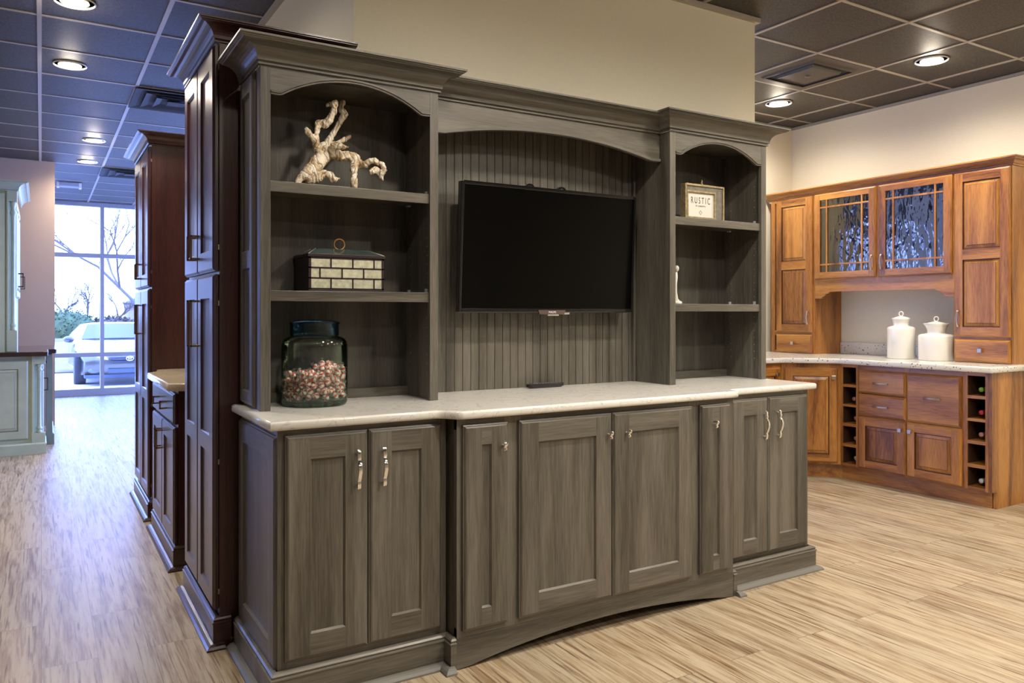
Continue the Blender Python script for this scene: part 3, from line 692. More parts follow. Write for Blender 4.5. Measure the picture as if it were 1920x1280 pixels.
M = MB().prism([(-.075, .010), (-.068, -.009), (.068, -.009), (.075, .010)], 'y', -.025, -.008); M.build('logo_lip', P('brown_gloss_lip', (.10, .07, .06), .2, coat=.5), r, bev=.001)
MB().box(-.020, .040, -.020, -.010, -.016, -.0095).build('sticker', trim_w, r); MB().box(.055, .105, -.012, -.002, -.010, -.001).build('sticker', trim_w, r)
for xx in (-.10, .075): MB().lathe([(.0, -.03), (.022, -.03), (.024, -.02), (.024, 0)], (xx, .06, H_ + .0), 20, axis='y').build('mount_wheel', black_pl, r)
MB().box(-.22, .20, .030, .040, .18, .40).box(-.12, -.09, .030, .076, .08, H_ - .02).box(.07, .10, .030, .076, .08, H_ - .02).build('wall_bracket', black_pl, r)
def text(parent, body, size, loc, mat, sx=1.0, rot=(PI / 2, 0, 0), name='lettering', ext=.0003, sp=1.0):
    c = bpy.data.curves.new(name, 'FONT'); c.body = body; c.size = size; c.align_x = 'CENTER'; c.align_y = 'CENTER'; c.extrude = ext; c.space_character = sp
    o = bpy.data.objects.new(name, c); COL.objects.link(o); bpy.context.view_layer.update()
    me = bpy.data.meshes.new_from_object(o.evaluated_get(bpy.context.evaluated_depsgraph_get())); bpy.data.objects.remove(o)
    q = bpy.data.objects.new(name, me); COL.objects.link(q); me.materials.append(mat); q.parent = parent; q.location = loc; q.rotation_euler = rot; q.scale = (sx, 1, 1)
    return q
text(r, 'PHILIPS', .013, (0, -.0256, .0), trim_w)

# remote control
r = empty('remote_control', (1.99, 2.985, .9145), math.radians(4), 'black television remote lying on the worktop below the television', 'remote control')
M = MB().prism(rounded([(-.098, -.02), (.098, -.024), (.098, .024), (-.098, .02)], .012), 'z', .003, .019); M.build('body', black_pl, r, bev=.003)
M = MB().prism(rounded([(-.09, -.015), (.09, -.018), (.09, .018), (-.09, .015)], .01), 'z', 0, .0035); M.build('battery_cover', black_pl, r)
M = MB()
for i in range(9):
    for j in range(3): M.box(-.078 + i * .017, -.069 + i * .017, -.013 + j * .010, -.007 + j * .010, .019, .0212)
M.build('buttons', P('grey_rubber_buttons', (.12, .12, .13), .5), r); r['note'] = ''
del r['note']

# ------------------------------------------------------------------ driftwood
BR = [
[(0.800, 2.83, 1.736, 0.0116), (0.836, 2.84, 1.768, 0.0219), (0.872, 2.86, 1.804, 0.0266), (0.902, 2.88, 1.84, 0.0284), (0.921, 2.89, 1.868, 0.0256), (0.921, 2.9, 1.894, 0.0181)],
[(0.839, 2.82, 1.744, 0.016), (0.869, 2.82, 1.758, 0.0204), (0.895, 2.82, 1.774, 0.0147), (0.916, 2.81, 1.769, 0.0132), (0.931, 2.8, 1.752, 0.0106)],
[(0.931, 2.8, 1.755, 0.006), (0.945, 2.795, 1.757, 0.004)], [(0.916, 2.81, 1.769, 0.008), (0.918, 2.80, 1.745, 0.005)],
[(0.902, 2.88, 1.858, 0.0209), (0.884, 2.87, 1.881, 0.0149), (0.875, 2.86, 1.908, 0.0142), (0.881, 2.87, 1.925, 0.0104), (0.89, 2.88, 1.955, 0.0098), (0.896, 2.89, 1.976, 0.012), (0.921, 2.88, 1.974, 0.0165), (0.933, 2.87, 1.988, 0.0135), (0.945, 2.86, 2.018, 0.0114), (0.946, 2.85, 2.037, 0.0108), (0.948, 2.85, 2.050, 0.0126)],
[(0.946, 2.85, 2.047, 0.0105), (0.936, 2.87, 2.049, 0.0084), (0.927, 2.88, 2.044, 0.006)],
[(0.872, 2.86, 1.905, 0.0133), (0.851, 2.84, 1.916, 0.0103), (0.836, 2.83, 1.927, 0.0111), (0.833, 2.83, 1.934, 0.0081)],
[(0.927, 2.9, 1.876, 0.0181), (0.946, 2.92, 1.918, 0.0128), (0.971, 2.93, 1.96, 0.0101), (0.993, 2.93, 2.0, 0.0099), (1.006, 2.92, 2.024, 0.0129), (1.012, 2.91, 2.029, 0.0092), (0.996, 2.92, 2.047, 0.0117), (0.998, 2.93, 2.062, 0.0093), (1.006, 2.93, 2.079, 0.0117)],
[(0.93, 2.89, 1.863, 0.0241), (0.951, 2.87, 1.868, 0.0226), (0.976, 2.87, 1.855, 0.0181), (1.004, 2.87, 1.861, 0.0167), (1.036, 2.87, 1.852, 0.0198), (1.045, 2.86, 1.827, 0.0152)],
[(0.945, 2.85, 1.887, 0.0179), (0.959, 2.83, 1.885, 0.0134), (0.977, 2.82, 1.881, 0.0066), (0.986, 2.81, 1.881, 0.003)],
[(1.036, 2.87, 1.84, 0.0183), (1.022, 2.85, 1.805, 0.0136), (1.017, 2.84, 1.773, 0.0127), (1.017, 2.83, 1.740, 0.0138)],
[(1.045, 2.86, 1.83, 0.0137), (1.063, 2.84, 1.826, 0.0137), (1.075, 2.83, 1.84, 0.0097), (1.094, 2.82, 1.844, 0.0106), (1.114, 2.83, 1.835, 0.0092), (1.126, 2.82, 1.832, 0.0092), (1.132, 2.81, 1.809, 0.0085), (1.123, 2.82, 1.792, 0.0107), (1.101, 2.83, 1.812, 0.0116), (1.081, 2.82, 1.797, 0.0106)],
[(1.116, 2.82, 1.791, 0.0076), (1.124, 2.82, 1.776, 0.0067), (1.129, 2.82, 1.769, 0.0031)],
[(0.977, 2.92, 1.91, 0.0104), (1.019, 2.95, 1.939, 0.0087), (1.045, 2.96, 1.956, 0.0069)]]
M = MB()
for br in BR:
    fine = []
    for a, b_ in zip(br, br[1:]):
        for k in range(4): u = k / 4; fine.append(tuple(a[q] + (b_[q] - a[q]) * u for q in range(4)))
    fine.append(br[-1])
    rad = [p[3] * 1.06 * (1 + .07 * math.sin(i * 1.1 + p[0] * 90)) for i, p in enumerate(fine)]
    M.tube([p[:3] for p in fine], rad, 14)
    for p in br: M.sphere(p[:3], p[3] * 1.0, seg=12, rings=6)
M.v = [(a - .93, b_ - 2.86, c - 1.725) for a, b_, c in M.v]
o = M.build('driftwood', bone_m, None, (.93, 2.86, 1.725))
rm = o.modifiers.new('skin', 'REMESH'); rm.mode = 'VOXEL'; rm.voxel_size = .0026; rm.use_smooth_shade = True
sm_ = o.modifiers.new('smooth', 'SMOOTH'); sm_.iterations = 9; sm_.factor = .5
tx = bpy.data.textures.new('gnarl', 'CLOUDS'); tx.noise_scale = .007; dp = o.modifiers.new('gnarl', 'DISPLACE'); dp.texture = tx; dp.strength = .0065; dp.mid_level = .5; dp.texture_coords = 'LOCAL'
tag(o, 'pale gnarled driftwood branch on the top shelf of the left bookcase', 'driftwood')

# ------------------------------------------------------------------ leaded glass box
r = empty('glass_box', (.990, 2.925, 1.3385), 0, 'dark leaded box with cream glass panes and brass ring on the middle shelf', 'decorative box')
hw = .148; hd = .093; H = .128
MB().box(-hw, hw, -hd, hd, 0, .006).build('base', lead_m, r, bev=.001)
M = MB(); K = MB(); t_ = .005
for sx in (-1, 1):
    for sy in (-1, 1): (M if sy < 0 else K).box(sx * hw - t_ * (sx > 0) * 2, sx * hw + t_ * (sx < 0) * 2, sy * hd - t_ * (sy > 0), sy * hd + t_ * (sy < 0), .006, H)
zr = [.010, .0495, .088, .1245]
for z in zr:
    M.box(-hw, hw, -hd, -hd + .005, z - .0028, z + .0028); K.box(-hw, hw, hd - .005, hd, z - .0028, z + .0028)
rowsx = [(.085, .170, .255), (.043, .128, .213), (.085, .170, .255)]
for (za, zb), xs in zip(zip(zr, zr[1:]), rowsx):
    for q in xs: M.box(-hw + q - .0028, -hw + q + .0028, -hd, -hd + .005, za, zb); K.box(-hw + q - .0028, -hw + q + .0028, hd - .005, hd, za, zb)
M.build('leading', lead_m, r); K.build('leading', lead_m, r)
cuts = [[0, .085, .170, .255, .296], [0, .043, .128, .213, .296], [0, .085, .170, .255, .296]]
for (za, zb), cx in zip(zip(zr, zr[1:]), cuts):
    for a, b_ in zip(cx, cx[1:]): MB().box(-hw + a + .002, -hw + b_ - .002, -hd + .0015, -hd + .0035, za, zb).build('pane', panes_m, r)
for sx in (-1, 1): MB().box(min(sx * hw, sx * (hw - .004)), max(sx * hw, sx * (hw - .004)), -hd + .005, hd - .005, .006, H).build('side_plate', lead_m, r)
lid = MB().box(-hw - .004, hw + .004, -hd - .004, hd + .004, H, H + .012).build('lid', lead_m, r, bev=.0015)
M = MB(); a = M.add((-hw, -hd, H + .012), (hw, -hd, H + .012), (hw, hd, H + .012), (-hw, hd, H + .012)); b_ = M.add((-hw + .045, -.03, H + .036), (hw - .045, -.03, H + .036), (hw - .045, .03, H + .036), (-hw + .045, .03, H + .036))
for i in range(4): j = (i + 1) % 4; M.face((a[i], a[j], b_[j], b_[i]))
M.face(b_); M.build('lid_glass', roof_glass, lid)
M = MB()
for i in range(4): M.tube([M.v[0] if 0 else [(-hw, -hd, H + .012), (hw, -hd, H + .012), (hw, hd, H + .012), (-hw, hd, H + .012)][i], [(-hw + .045, -.03, H + .036), (hw - .045, -.03, H + .036), (hw - .045, .03, H + .036), (-hw + .045, .03, H + .036)][i]], .0016, 6)
M.build('lid_seam', P('solder', (.45, .48, .45), .35, .6), lid)
M = MB(); M.tube([(.0 + .021 * math.cos(2 * PI * i / 28), 0, H + .036 + .021 + .021 * math.sin(2 * PI * i / 28)) for i in range(29)], .0032, 8, cap=False); M.lathe([(.006, .034), (.006, .039)], (0, 0, H), 12); M.build('ring', brass, lid)

# ------------------------------------------------------------------ jar of mints
JX, JY, JZ = .880, 2.882, .9145
r = empty('glass_jar', (JX, JY, JZ), 0, 'large green glass jar with blue glass lid holding wrapped red and white mints', 'jar')
M = MB().lathe([(.001, .0), (.108, .0), (.1185, .006), (.1215, .014), (.1215, .215), (.119, .232), (.111, .246), (.098, .253), (.086, .256), (.085, .268)], seg=56, cap=False); M.build('body', jar_glass, r)
M = MB().lathe([(.001, .001), (.1175, .001), (.1200, .010), (.1200, .020), (.117, .022), (.112, .012), (.001, .010)], seg=56, cap=False); M.build('thick_base', jar_base, r)
M = MB().lathe([(.0845, .256), (.0885, .258), (.0895, .262), (.0895, .300), (.093, .304), (.0925, .309), (.06, .3165), (.001, .3185)], seg=48, cap=False); M.build('lid', lid_glass, r)
# candies
cm = MB(); pr = [(.0005, -.0075), (.008, -.008), (.0118, -.005), (.0130, 0), (.0118, .005), (.008, .008), (.0005, .0075)]; cm.lathe(pr, seg=20, cap=False)
wm = MB()
for sx in (-1, 1):
    c0 = wm.add((sx * .009, 0, 0)); n = 7; out_ = []
    for i in range(n): a = (i / (n - 1) - .5) * 1.7; out_.append((sx * (.011 + .014 * math.cos(a)), .013 * math.sin(a), .004 * (-1) ** i))
    q = wm.add(*out_)
    for i in range(n - 1): wm.face((c0[0], q[i], q[i + 1]))
pts = []
tries = 0
random.seed(11)
def okp(p, d):
    return all((p[0] - q[0]) ** 2 + (p[1] - q[1]) ** 2 + (p[2] - q[2]) ** 2 > d * d for q in pts)
while len(pts) < 170 and tries < 60000:
    tries += 1
    a = random.random() * 2 * PI; rr = .104 * math.sqrt(random.random()) if random.random() < .3 else random.uniform(.086, .105)
    topz = .122 + .012 * math.sin(a * 2 + 1) + .014 * math.cos(a - .3)
    z = random.uniform(.026, topz) if rr > .08 else random.uniform(topz - .03, topz + .004)
    p = (rr * math.cos(a), rr * math.sin(a), z)
    if okp(p, .0245): pts.append(p)
first = None
for i, p in enumerate(pts):
    if first is None:
        first = cm.build('wrapped_mint', candy_m); wm.build('wrapper', wrap_m, first); c = first
        tag(first, 'wrapped red and white striped mint in the green glass jar', 'candy', 'wrapped mints in the jar')
    else: c = copy_tree(first)
    c.location = (JX + p[0], JY + p[1], JZ + p[2]); c.rotation_euler = (random.uniform(0, 2 * PI), random.uniform(0, 2 * PI), random.uniform(0, 2 * PI))

# ------------------------------------------------------------------ framed sign
r = empty('picture_frame', (2.872, 2.852, 1.7225), 0, 'small gilt and grey wooden frame reading RUSTIC on the right bookcase top shelf', 'picture frame')
gilt = P('worn_gilt', (.36, .28, .16), .42, .4, noise=.3, nscale=60); fg = P('distressed_grey_frame', (.17, .155, .125), .5, noise=.3, nscale=40)
X0, X1, Z0, Z1 = -.136, .136, .0, .182; a0, a1, b0, b1 = -.116, .072, .016, .144
def rect_frame(M, o, i_, y0, y1):
    (x0, x1, z0, z1), (u0, u1, w0, w1) = o, i_
    M.box(x0, u0, y0, y1, z0, z1); M.box(u1, x1, y0, y1, z0, z1); M.box(u0, u1, y0, y1, w1, z1); M.box(u0, u1, y0, y1, z0, w0)
M = MB(); rect_frame(M, (X0 + .008, X1 - .008, Z0 + .004, Z1 - .008), (a0 - .004, a1 + .004, b0 - .004, b1 + .004), 0, .030); M.build('moulding', fg, r)
M = MB(); rect_frame(M, (X0, X1, Z0, Z1), (X0 + .010, X1 - .010, Z0 + .006, Z1 - .010), -.006, .030); M.build('outer_gilt_edge', gilt, r, bev=.002)
M = MB(); rect_frame(M, (a0 - .005, a1 + .005, b0 - .005, b1 + .005), (a0 + .003, a1 - .003, b0 + .003, b1 - .003), -.003, .020); M.build('inner_gilt_edge', gilt, r, bev=.001)
pm = P('white_print_paper', (.72, .70, .64), .6); ink = P('dark_print_ink', (.05, .045, .04), .6)
MB().box(a0, a1, .006, .010, b0, b1).build('print', pm, r)
cx = (a0 + a1) / 2
text(r, 'RUSTIC', .046, (cx, .0055, .101), ink, sx=.62, sp=1.55); text(r, 'BY CONCEPTS', .0105, (cx, .0055, .074), ink, sx=.8, sp=1.3)
M = MB(); M.sweep([(0, -.009), (.009, 0), (0, .009), (-.009, 0)], [(0, 0), (.0016, 0), (.0016, .0005), (0, .0005)], closed=True); q = M.build('diamond_mark', ink, r); q.rotation_euler = (PI / 2, 0, 0); q.location = (cx, .0058, .042)
M = MB(); M.tube([(0, .02, .180), (.004, .02, .189), (-.003, .02, .195), (.002, .02, .203), (0, .02, .212)], [.006, .004, .005, .003, .002], 8); M.build('finial', gilt, r)

# small white figurine
r = empty('figurine', (2.722, 2.90, 1.3025), 0, 'small white slender figurine at the left edge of the right bookcase middle shelf', 'figurine')
M = MB().lathe([(.030, 0), (.032, .004), (.030, .012), (.018, .016), (.001, .017)], seg=24, cap=False); M.build('base', white_cer, r)
M = MB(); M.tube([(.014, 0, .012), (.008, 0, .025), (.0, 0, .06), (-.004, 0, .10), (.0, 0, .135), (.004, 0, .16)], [.012, .006, .006, .009, .010, .005], 12); M.sphere((.006, 0, .178), .014, seg=14, sq=(.8, .9, 1.15))
M.tube([(.002, 0, .148), (-.02, .004, .142), (-.028, -.012, .125)], [.005, .004, .003], 8); M.tube([(-.006, 0, .012), (-.010, 0, .05), (-.005, 0, .09)], [.008, .006, .006], 10)
M.build('figure', white_cer, r)

# ------------------------------------------------------------------ dark cherry pantries on the left (fronts face the aisle)
def hinge(parent, x, z, y):
    MB().box(x, x + .008, y - .004, y + .010, z, z + .02).build('hinge', nickel, parent)
def pantry(Yn, Yf, label):
    Wd = Yf - Yn; D = .52; r = empty('pantry_cabinet', (.575, Yf, 0), -PI / 2, label, 'cabinet', 'tall dark cherry pantries')
    MB().box(0, Wd, .02, D, .09, 2.285).build('case', cher_v, r)
    M = MB(); M.box(0, .03, 0, .02, .09, 2.285); M.box(Wd - .03, Wd, 0, .02, .09, 2.285); M.box(.03, Wd - .03, 0, .02, .09, .15, 1); M.box(.03, Wd - .03, 0, .02, 2.24, 2.285, 1); M.box(.03, Wd - .03, 0, .02, 1.37, 1.45, 1); M.build('face_frame', [cher_v, cher_h], r)
    hw_ = (Wd - .026) / 2 - .002
    for k in (0, 1):
        x0 = .013 + k * (hw_ + .004)
        d = door(r, x0, .135, hw_, 1.27, cher_v, cher_h, stile=.072, openings=[(.065, .585), (.65, 1.18)], y=-.002)
        hx = hw_ - .04 if k == 0 else .04
        bar_pull(d, hx, 1.12 - .135, -.022, .19)
        d2 = door(r, x0, 1.417, hw_, .855, cher_v, cher_h, stile=.072, openings=[(.08, .775)], y=-.002)
        bar_pull(d2, hx, 1.475 - 1.417, -.022, .10)
        if k == 1:
            for z_ in (.06, .55, 1.15): hinge(d, hw_, z_, -.0)
            for z_ in (.08, .76): hinge(d2, hw_, z_, -.0)
    pth = [(-.0, D), (-.0, -.025), (Wd + .012, -.025), (Wd + .012, D)]
    MB().sweep([(-.008, -.0), (-.008, -.025), (Wd + .012, -.025), (Wd + .012, .040)], PLINTH).build('plinth', cher_h, r)
    MB().sweep([(-.008, -.0), (-.008, -.025), (Wd + .012, -.025), (Wd + .012, .015)], SHOE).build('shoe_moulding', cher_h, r)
    k_ = .85
    MB().sweep([(0, D), (0, -.012), (Wd, -.012), (Wd, D)], [(o * k_, h_ * .86) for o, h_ in CROWN], z=2.278).build('crown_moulding', cher_h, r)
    return r
pantry(3.075, 3.775, 'tall dark cherry pantry right behind the grey wall unit')
pantry(5.17, 5.965, 'tall dark cherry pantry farther down the aisle with dark side panel')
# low cabinet between the pantries
r = empty('base_cabinet', (.575, 4.965, 0), -PI / 2, 'low dark cherry cabinet with drawer between the two tall pantries', 'cabinet')
Wd = .86; MB().box(0, Wd, .02, .52, .09, .8745).build('case', cher_v, r)
M = MB(); M.box(0, .03, 0, .02, .09, .8745); M.box(Wd - .03, Wd, 0, .02, .09, .8745); M.box(.03, Wd - .03, 0, .02, .09, .13, 1); M.box(.03, Wd - .03, 0, .02, .68, .72, 1); M.box(.03, Wd - .03, 0, .02, .85, .8745, 1); M.build('face_frame', [cher_v, cher_h], r)
d = door(r, .013, .708, Wd - .026, .152, cher_v, cher_h, openings=[], name='drawer', y=-.002)
for hx in (.33, .60): bar_pull(d, hx, .055, -.022, .042)
for k in (0, 1):
    x0 = .013 + k * .419; d = door(r, x0, .118, .415, .575, cher_v, cher_h, stile=.075, y=-.002)
    bar_pull(d, .415 - .035 if k == 0 else .035, .42, -.022, .10)
MB().sweep([(-.008, 0), (-.008, -.025), (Wd + .012, -.025), (Wd + .012, .52)], PLINTH).build('plinth', cher_h, r)
MB().sweep([(-.008, 0), (-.008, -.025), (Wd + .012, -.025), (Wd + .012, .52)], SHOE).build('shoe_moulding', cher_h, r)
tag(slab('worktop', [(1.095, 4.065), (.60, 4.065), (.528, 4.095), (.524, 4.11), (.524, 4.92), (.585, 5.0), (.60, 5.16), (1.095, 5.16)], .8745, .914, tan_gran), 'tan speckled stone worktop on the low cherry cabinet between the pantries', 'worktop')

# ------------------------------------------------------------------ honey cherry kitchen on the right
FX = 5.17
def oframe(r, W_, ops, z0, z1, th=.02):
    pass
def wine_rack(ytop, Wd, label):
    """narrow open wine cubby column; local x runs towards -Y"""
    r = empty('wine_rack', (FX, ytop, 0), -PI / 2, label, 'wine rack', 'wine cubby racks')
    zs = [(.130, .255), (.278, .408), (.430, .555), (.573, .702), (.722, .850)]
    st = .019
    M = MB().box(0, st, 0, .58, .11, .874).box(Wd - st, Wd, 0, .58, .11, .874); M.build('side_panel', or_v, r)
    edges = [.11] + [q for z in zs for q in z] + [.874]
    for i in range(0, len(edges), 2): MB().box(st, Wd - st, 0, .36, edges[i], edges[i + 1]).build('shelf', or_h, r)
    MB().box(st, Wd - st, .36, .37, .11, .874).build('back_panel', cubby_shade, r)  # cubby shade is put into the colour of the back
    for xx in (st, Wd - st - .002): MB().box(xx, xx + .002, .006, .36, .112, .872).build('shade_sheet', cubby_shade, r)  # added dark sheets painting shade on the cubby sides, no real lining
    return r, zs
capc = {'green': (.22, .42, .04), 'red': (.40, .03, .03), 'pink': (.42, .20, .17), 'white': (.55, .50, .46)}
bottle_g = P('dark_bottle_glass', (.012, .015, .012), .08, coat=.5)
def bottle(x, y, z, colr, label):
    r = empty('wine_bottle', (x, y, z), -PI / 2, label, 'bottle', 'wine bottles in the cubbies')
    MB().lathe([(.001, .30), (.034, .30), (.037, .295), (.037, .125), (.030, .10), (.0155, .078), (.0145, .06)], (0, 0, .0375), 24, axis='y', cap=False).build('body', bottle_g, r)
    nm = 'foil_' + colr; m = bpy.data.materials.get(nm) or P(nm, capc[colr], .3, .3)
    MB().lathe([(.0146, .062), (.0152, .03), (.0158, .012), (.0158, .003), (.013, .0), (.001, .0)], (0, 0, .0375), 20, axis='y', cap=False).build('foil_cap', m, r)
    return r
rk, zs = wine_rack(3.727, .150, 'narrow open wine rack column left of the honey drawers')
for z_i, c_, lb in ((3, 'pink', 'wine bottle with dull pink cap, uppermost in the left wine rack'), (2, 'pink', 'wine bottle with pink cap in the left wine rack, second from top'), (1, 'pink', 'wine bottle with pink cap in the left wine rack, second from bottom'), (0, 'white', 'wine bottle with pale cap in the lowest used left rack cubby')):
    bottle(FX + .052, 3.642 - (.006 if z_i != 3 else -.01), zs[z_i][0], c_, lb)
rk, zs = wine_rack(2.805, .150, 'narrow open wine rack column at the right end of the honey base cabinets')
for z_i, c_, lb in ((4, 'green', 'wine bottle with bright green cap in the right wine rack top cubby'), (3, 'red', 'wine bottle with red cap in the right wine rack'), (2, 'pink', 'wine bottle with dull pink cap in the right wine rack middle cubby'), (0, 'white', 'wine bottle with white cap in the right wine rack bottom cubby')):
    bottle(FX + .04, 2.722, zs[z_i][0], c_, lb)
# drawer and door cabinet between the racks
r = empty('base_cabinet', (FX, 3.576, 0), -PI / 2, 'honey cherry base cabinet with three drawers above two raised panel doors', 'cabinet')
Wd = .770; MB().box(0, Wd, .02, .58, .11, .874).build('case', or_v, r)
M = MB(); M.box(0, .03, 0, .02, .11, .874); M.box(Wd - .03, Wd, 0, .02, .11, .874); M.box(.36, .40, 0, .02, .11, .874); M.box(.03, Wd - .03, .001, .02, .84, .874, 1); M.box(.03, Wd - .03, .001, .02, .11, .14, 1); M.box(.03, Wd - .03, .001, .02, .48, .52, 1); M.build('face_frame', [or_v, or_h], r)
a = door(r, .006, .671, .370, .168, or_v, or_h, openings=[], name='drawer', edge=.014); bow_pull(a, .185, .078, -.02, .115, True)
a = door(r, .006, .503, .370, .160, or_v, or_h, openings=[], name='drawer', edge=.014); bow_pull(a, .185, .078, -.02, .115, True)
a = door(r, .380, .503, .378, .336, or_v, or_h, openings=[], name='drawer', edge=.014); bow_pull(a, .189, .175, -.02, .115, True)
a = door(r, .006, .118, .370, .378, or_v, or_h, stile=.062, kind='raised', glaze=or_gl); sq_knob(a, .337, .318, -.02)
a = door(r, .380, .118, .378, .378, or_v, or_h, stile=.062, kind='raised', glaze=or_gl); sq_knob(a, .035, .318, -.02)
# diagonal corner cabinet
Bx, By = FX - .3005, 3.727 + .3005
r = empty('corner_cabinet', (Bx, By, 0), -PI / 4, 'honey cherry diagonal corner base cabinet with one tall raised panel door', 'cabinet')
M = MB().prism([(Bx + .012, By + .012), (FX + .012 + 0, 3.729), (5.85, 3.729), (5.85, 4.72), (Bx + .012, 4.72)], 'z', .11, .874)
c_, s_ = math.cos(PI / 4), math.sin(PI / 4)
M.v = [((a - Bx) * c_ - (b_ - By) * s_, (a - Bx) * s_ + (b_ - By) * c_, z) for a, b_, z in M.v]; M.build('case', or_v, r)
M = MB().box(0, .425, 0, .016, .11, .874); M.build('face_frame', or_v, r)
a = door(r, .020, .125, .385, .715, or_v, or_h, stile=.062, kind='raised', glaze=or_gl); sq_knob(a, .352, .645, -.02)
r = empty('base_cabinet', (4.305, By, 0), 0, 'honey cherry base cabinet mostly hidden behind the grey unit, next to the corner', 'cabinet')
Wd = Bx - 4.305 - .002; MB().box(0, Wd, .02, .68, .11, .874).build('case', or_v, r); MB().box(0, Wd, 0, .02, .11, .874).build('face_frame', or_v, r)
a = door(r, .02, .125, Wd - .045, .715, or_v, or_h, stile=.062, kind='raised', glaze=or_gl); sq_knob(a, Wd - .10, .665, -.02)
# toe kick and end panel belong to the run: one board each
tk = MB(); tk.sweep([(4.31, By + .06), (Bx + .025 , By + .06), (FX + .057, 3.727 + .025), (FX + .057, 2.66)], [(0, 0), (0, .109), (-.018, .109), (-.018, 0)]); o = tk.build('toe_kick', or_y); tag(o, 'dark honey toe board running under the honey base cabinets', 'toe board')
M = MB(); M.prism([(FX, .11), (FX + .057, .11), (FX + .057, .0), (5.858, .0), (5.858, .874), (FX, .874)], 'y', 2.634, 2.654); o = M.build('end_panel', or_v); tag(o, 'plain honey cherry end panel closing the right end of the base cabinets', 'cabinet panel')
tag(slab('worktop', [(5.858, 2.610), (5.132, 2.610), (5.124, 2.618), (5.124, 3.70), (5.118, 3.722), (5.105, 3.742)] + [(Bx - .018, By - .046), (Bx - .035, By - .036), (4.30, By - .036), (4.30, 4.72), (5.858, 4.72)], .8745, .914, granite), 'white speckled granite worktop on the honey cherry cabinets', 'worktop')
MB_ = MB().box(5.838, 5.858, 3.065, 4.21, .9145, 1.010); o = MB_.build('backsplash', granite, bev=.002); tag(o, 'low speckled granite backsplash strip against the right wall behind the canisters', 'backsplash')
MB_ = MB().box(4.30, 5.45, 4.70, 4.7235, .9145, 1.010); o = MB_.build('backsplash', granite, bev=.002); tag(o, 'short granite backsplash strip on the back wall seen beside the grey bookcase', 'backsplash')

UX = 5.51
def tower(Ytop, Wd, dx, dw, label, hinge_left):
    r = empty('wall_cabinet', (UX, Ytop, .9145), -PI / 2, label, 'cabinet', 'honey cherry tower cabinets')
    MB().box(0, Wd, .02, .348, 0, 1.325).build('case', or_v, r)
    M = MB(); M.box(0, .04, 0, .02, 0, 1.325); M.box(Wd - .035, Wd, 0, .02, 0, 1.325); M.box(.04, Wd - .035, .0005, .02, 1.30, 1.325, 1); M.box(.04, Wd - .035, .0005, .02, .15, .19, 1); M.box(.04, Wd - .035, .0005, .02, 0, .02, 1); M.build('face_frame', [or_v, or_h], r)
    d = door(r, dx, 1.092 - .9145, dw, 1.142, or_v, or_h, stile=.062, kind='raised', openings=[(.068, .535), (.607, 1.078)], glaze=or_gl)
    bow_pull(d, dw - .035 if hinge_left else .035, .125, -.02, .115)
    q = door(r, dx, .004, dw, .156, or_v, or_h, openings=[], name='drawer', edge=.014); sq_knob(q, dw / 2, .082, -.02)
    return r
tower(4.665, .450, .064, .371, 'honey cherry tower cabinet on the worktop left of the glass doors', True)
tower(3.058, .380, .004, .371, 'tall honey cherry tower cabinet at the right edge of the photo, on the worktop', False)
r = empty('glass_door_cabinet', (UX, 4.213, 1.43), -PI / 2, 'honey cherry wall cabinet with two textured glass prairie doors above the canisters', 'cabinet')
Wd = 1.153; H0 = .07
M = MB().box(0, .018, .02, .348, H0, .81).box(Wd - .018, Wd, .02, .348, H0, .81).box(0, Wd, .02, .348, H0, H0 + .018).box(0, Wd, .02, .348, .79, .81).box(.018, Wd - .018, .336, .348, H0 + .018, .79); M.box(.565, .59, .02, .336, H0 + .018, .79); M.build('case', or_v, r)
M = MB(); M.box(0, .04, 0, .02, H0, .81); M.box(Wd - .04, Wd, 0, .02, H0, .81); M.box(.555, .60, 0, .02, H0, .81); M.box(.04, Wd - .04, .0005, .02, .775, .81, 1); M.box(.04, Wd - .04, .0005, .02, H0, .115, 1); M.build('face_frame', [or_v, or_h], r)
for zz in (.29, .535): MB().box(.018, .565, .03, .33, zz - .009, zz + .009).box(.59, Wd - .018, .03, .33, zz - .009, zz + .009).build('inner_shelf', or_h, r)
a = door(r, .005, .103, .553, .703, or_v, or_h, stile=.056, kind='glass', openings=[(.058, .652)]); bow_pull(a, .525, .115, -.02, .115)
a = door(r, .582, .103, .562, .703, or_v, or_h, stile=.058, kind='glass', openings=[(.058, .652)]); bow_pull(a, .030, .115, -.02, .115)
M = MB(); 
cs = [(0, -.055), (.055, -.055), (.065, -.052), (.070, -.040), (.085, -.038), (.095, -.030), (.100, -.018), (.125, -.012), (.135, 0.0)]
top = [(p[0], H0) for p in cs] + [(Wd - p[0], H0) for p in cs[::-1]]; bot = cs + [(Wd - p[0], p[1]) for p in cs[::-1]]
M.strip(top, bot, 0, .02); M.build('valance', or_h, r)
# crown over the whole upper run
M = MB().sweep([(5.858, 4.668), (UX, 4.668), (UX, 2.674), (5.858, 2.674)] if 0 else [(UX, 4.700), (UX, 2.676), (5.856, 2.676)], [(-.0, 0), (.004, 0), (.006, .010), (.012, .014), (.020, .030), (.034, .040), (.036, .048), (.042, .050), (.042, .060), (-.30, .060), (-.30, .052), (0, .052)] if 0 else [(0, 0), (.004, 0), (.006, .010), (.012, .014), (.020, .030), (.034, .040), (.036, .048), (.042, .050), (.042, .060), (0, .060)], z=2.2405)
M.box(UX, 5.856, 2.676, 4.70, 2.2405, 2.2605)
o = M.build('crown_moulding', or_y); tag(o, 'honey cherry crown moulding running along the top of the honey cabinets', 'crown moulding')

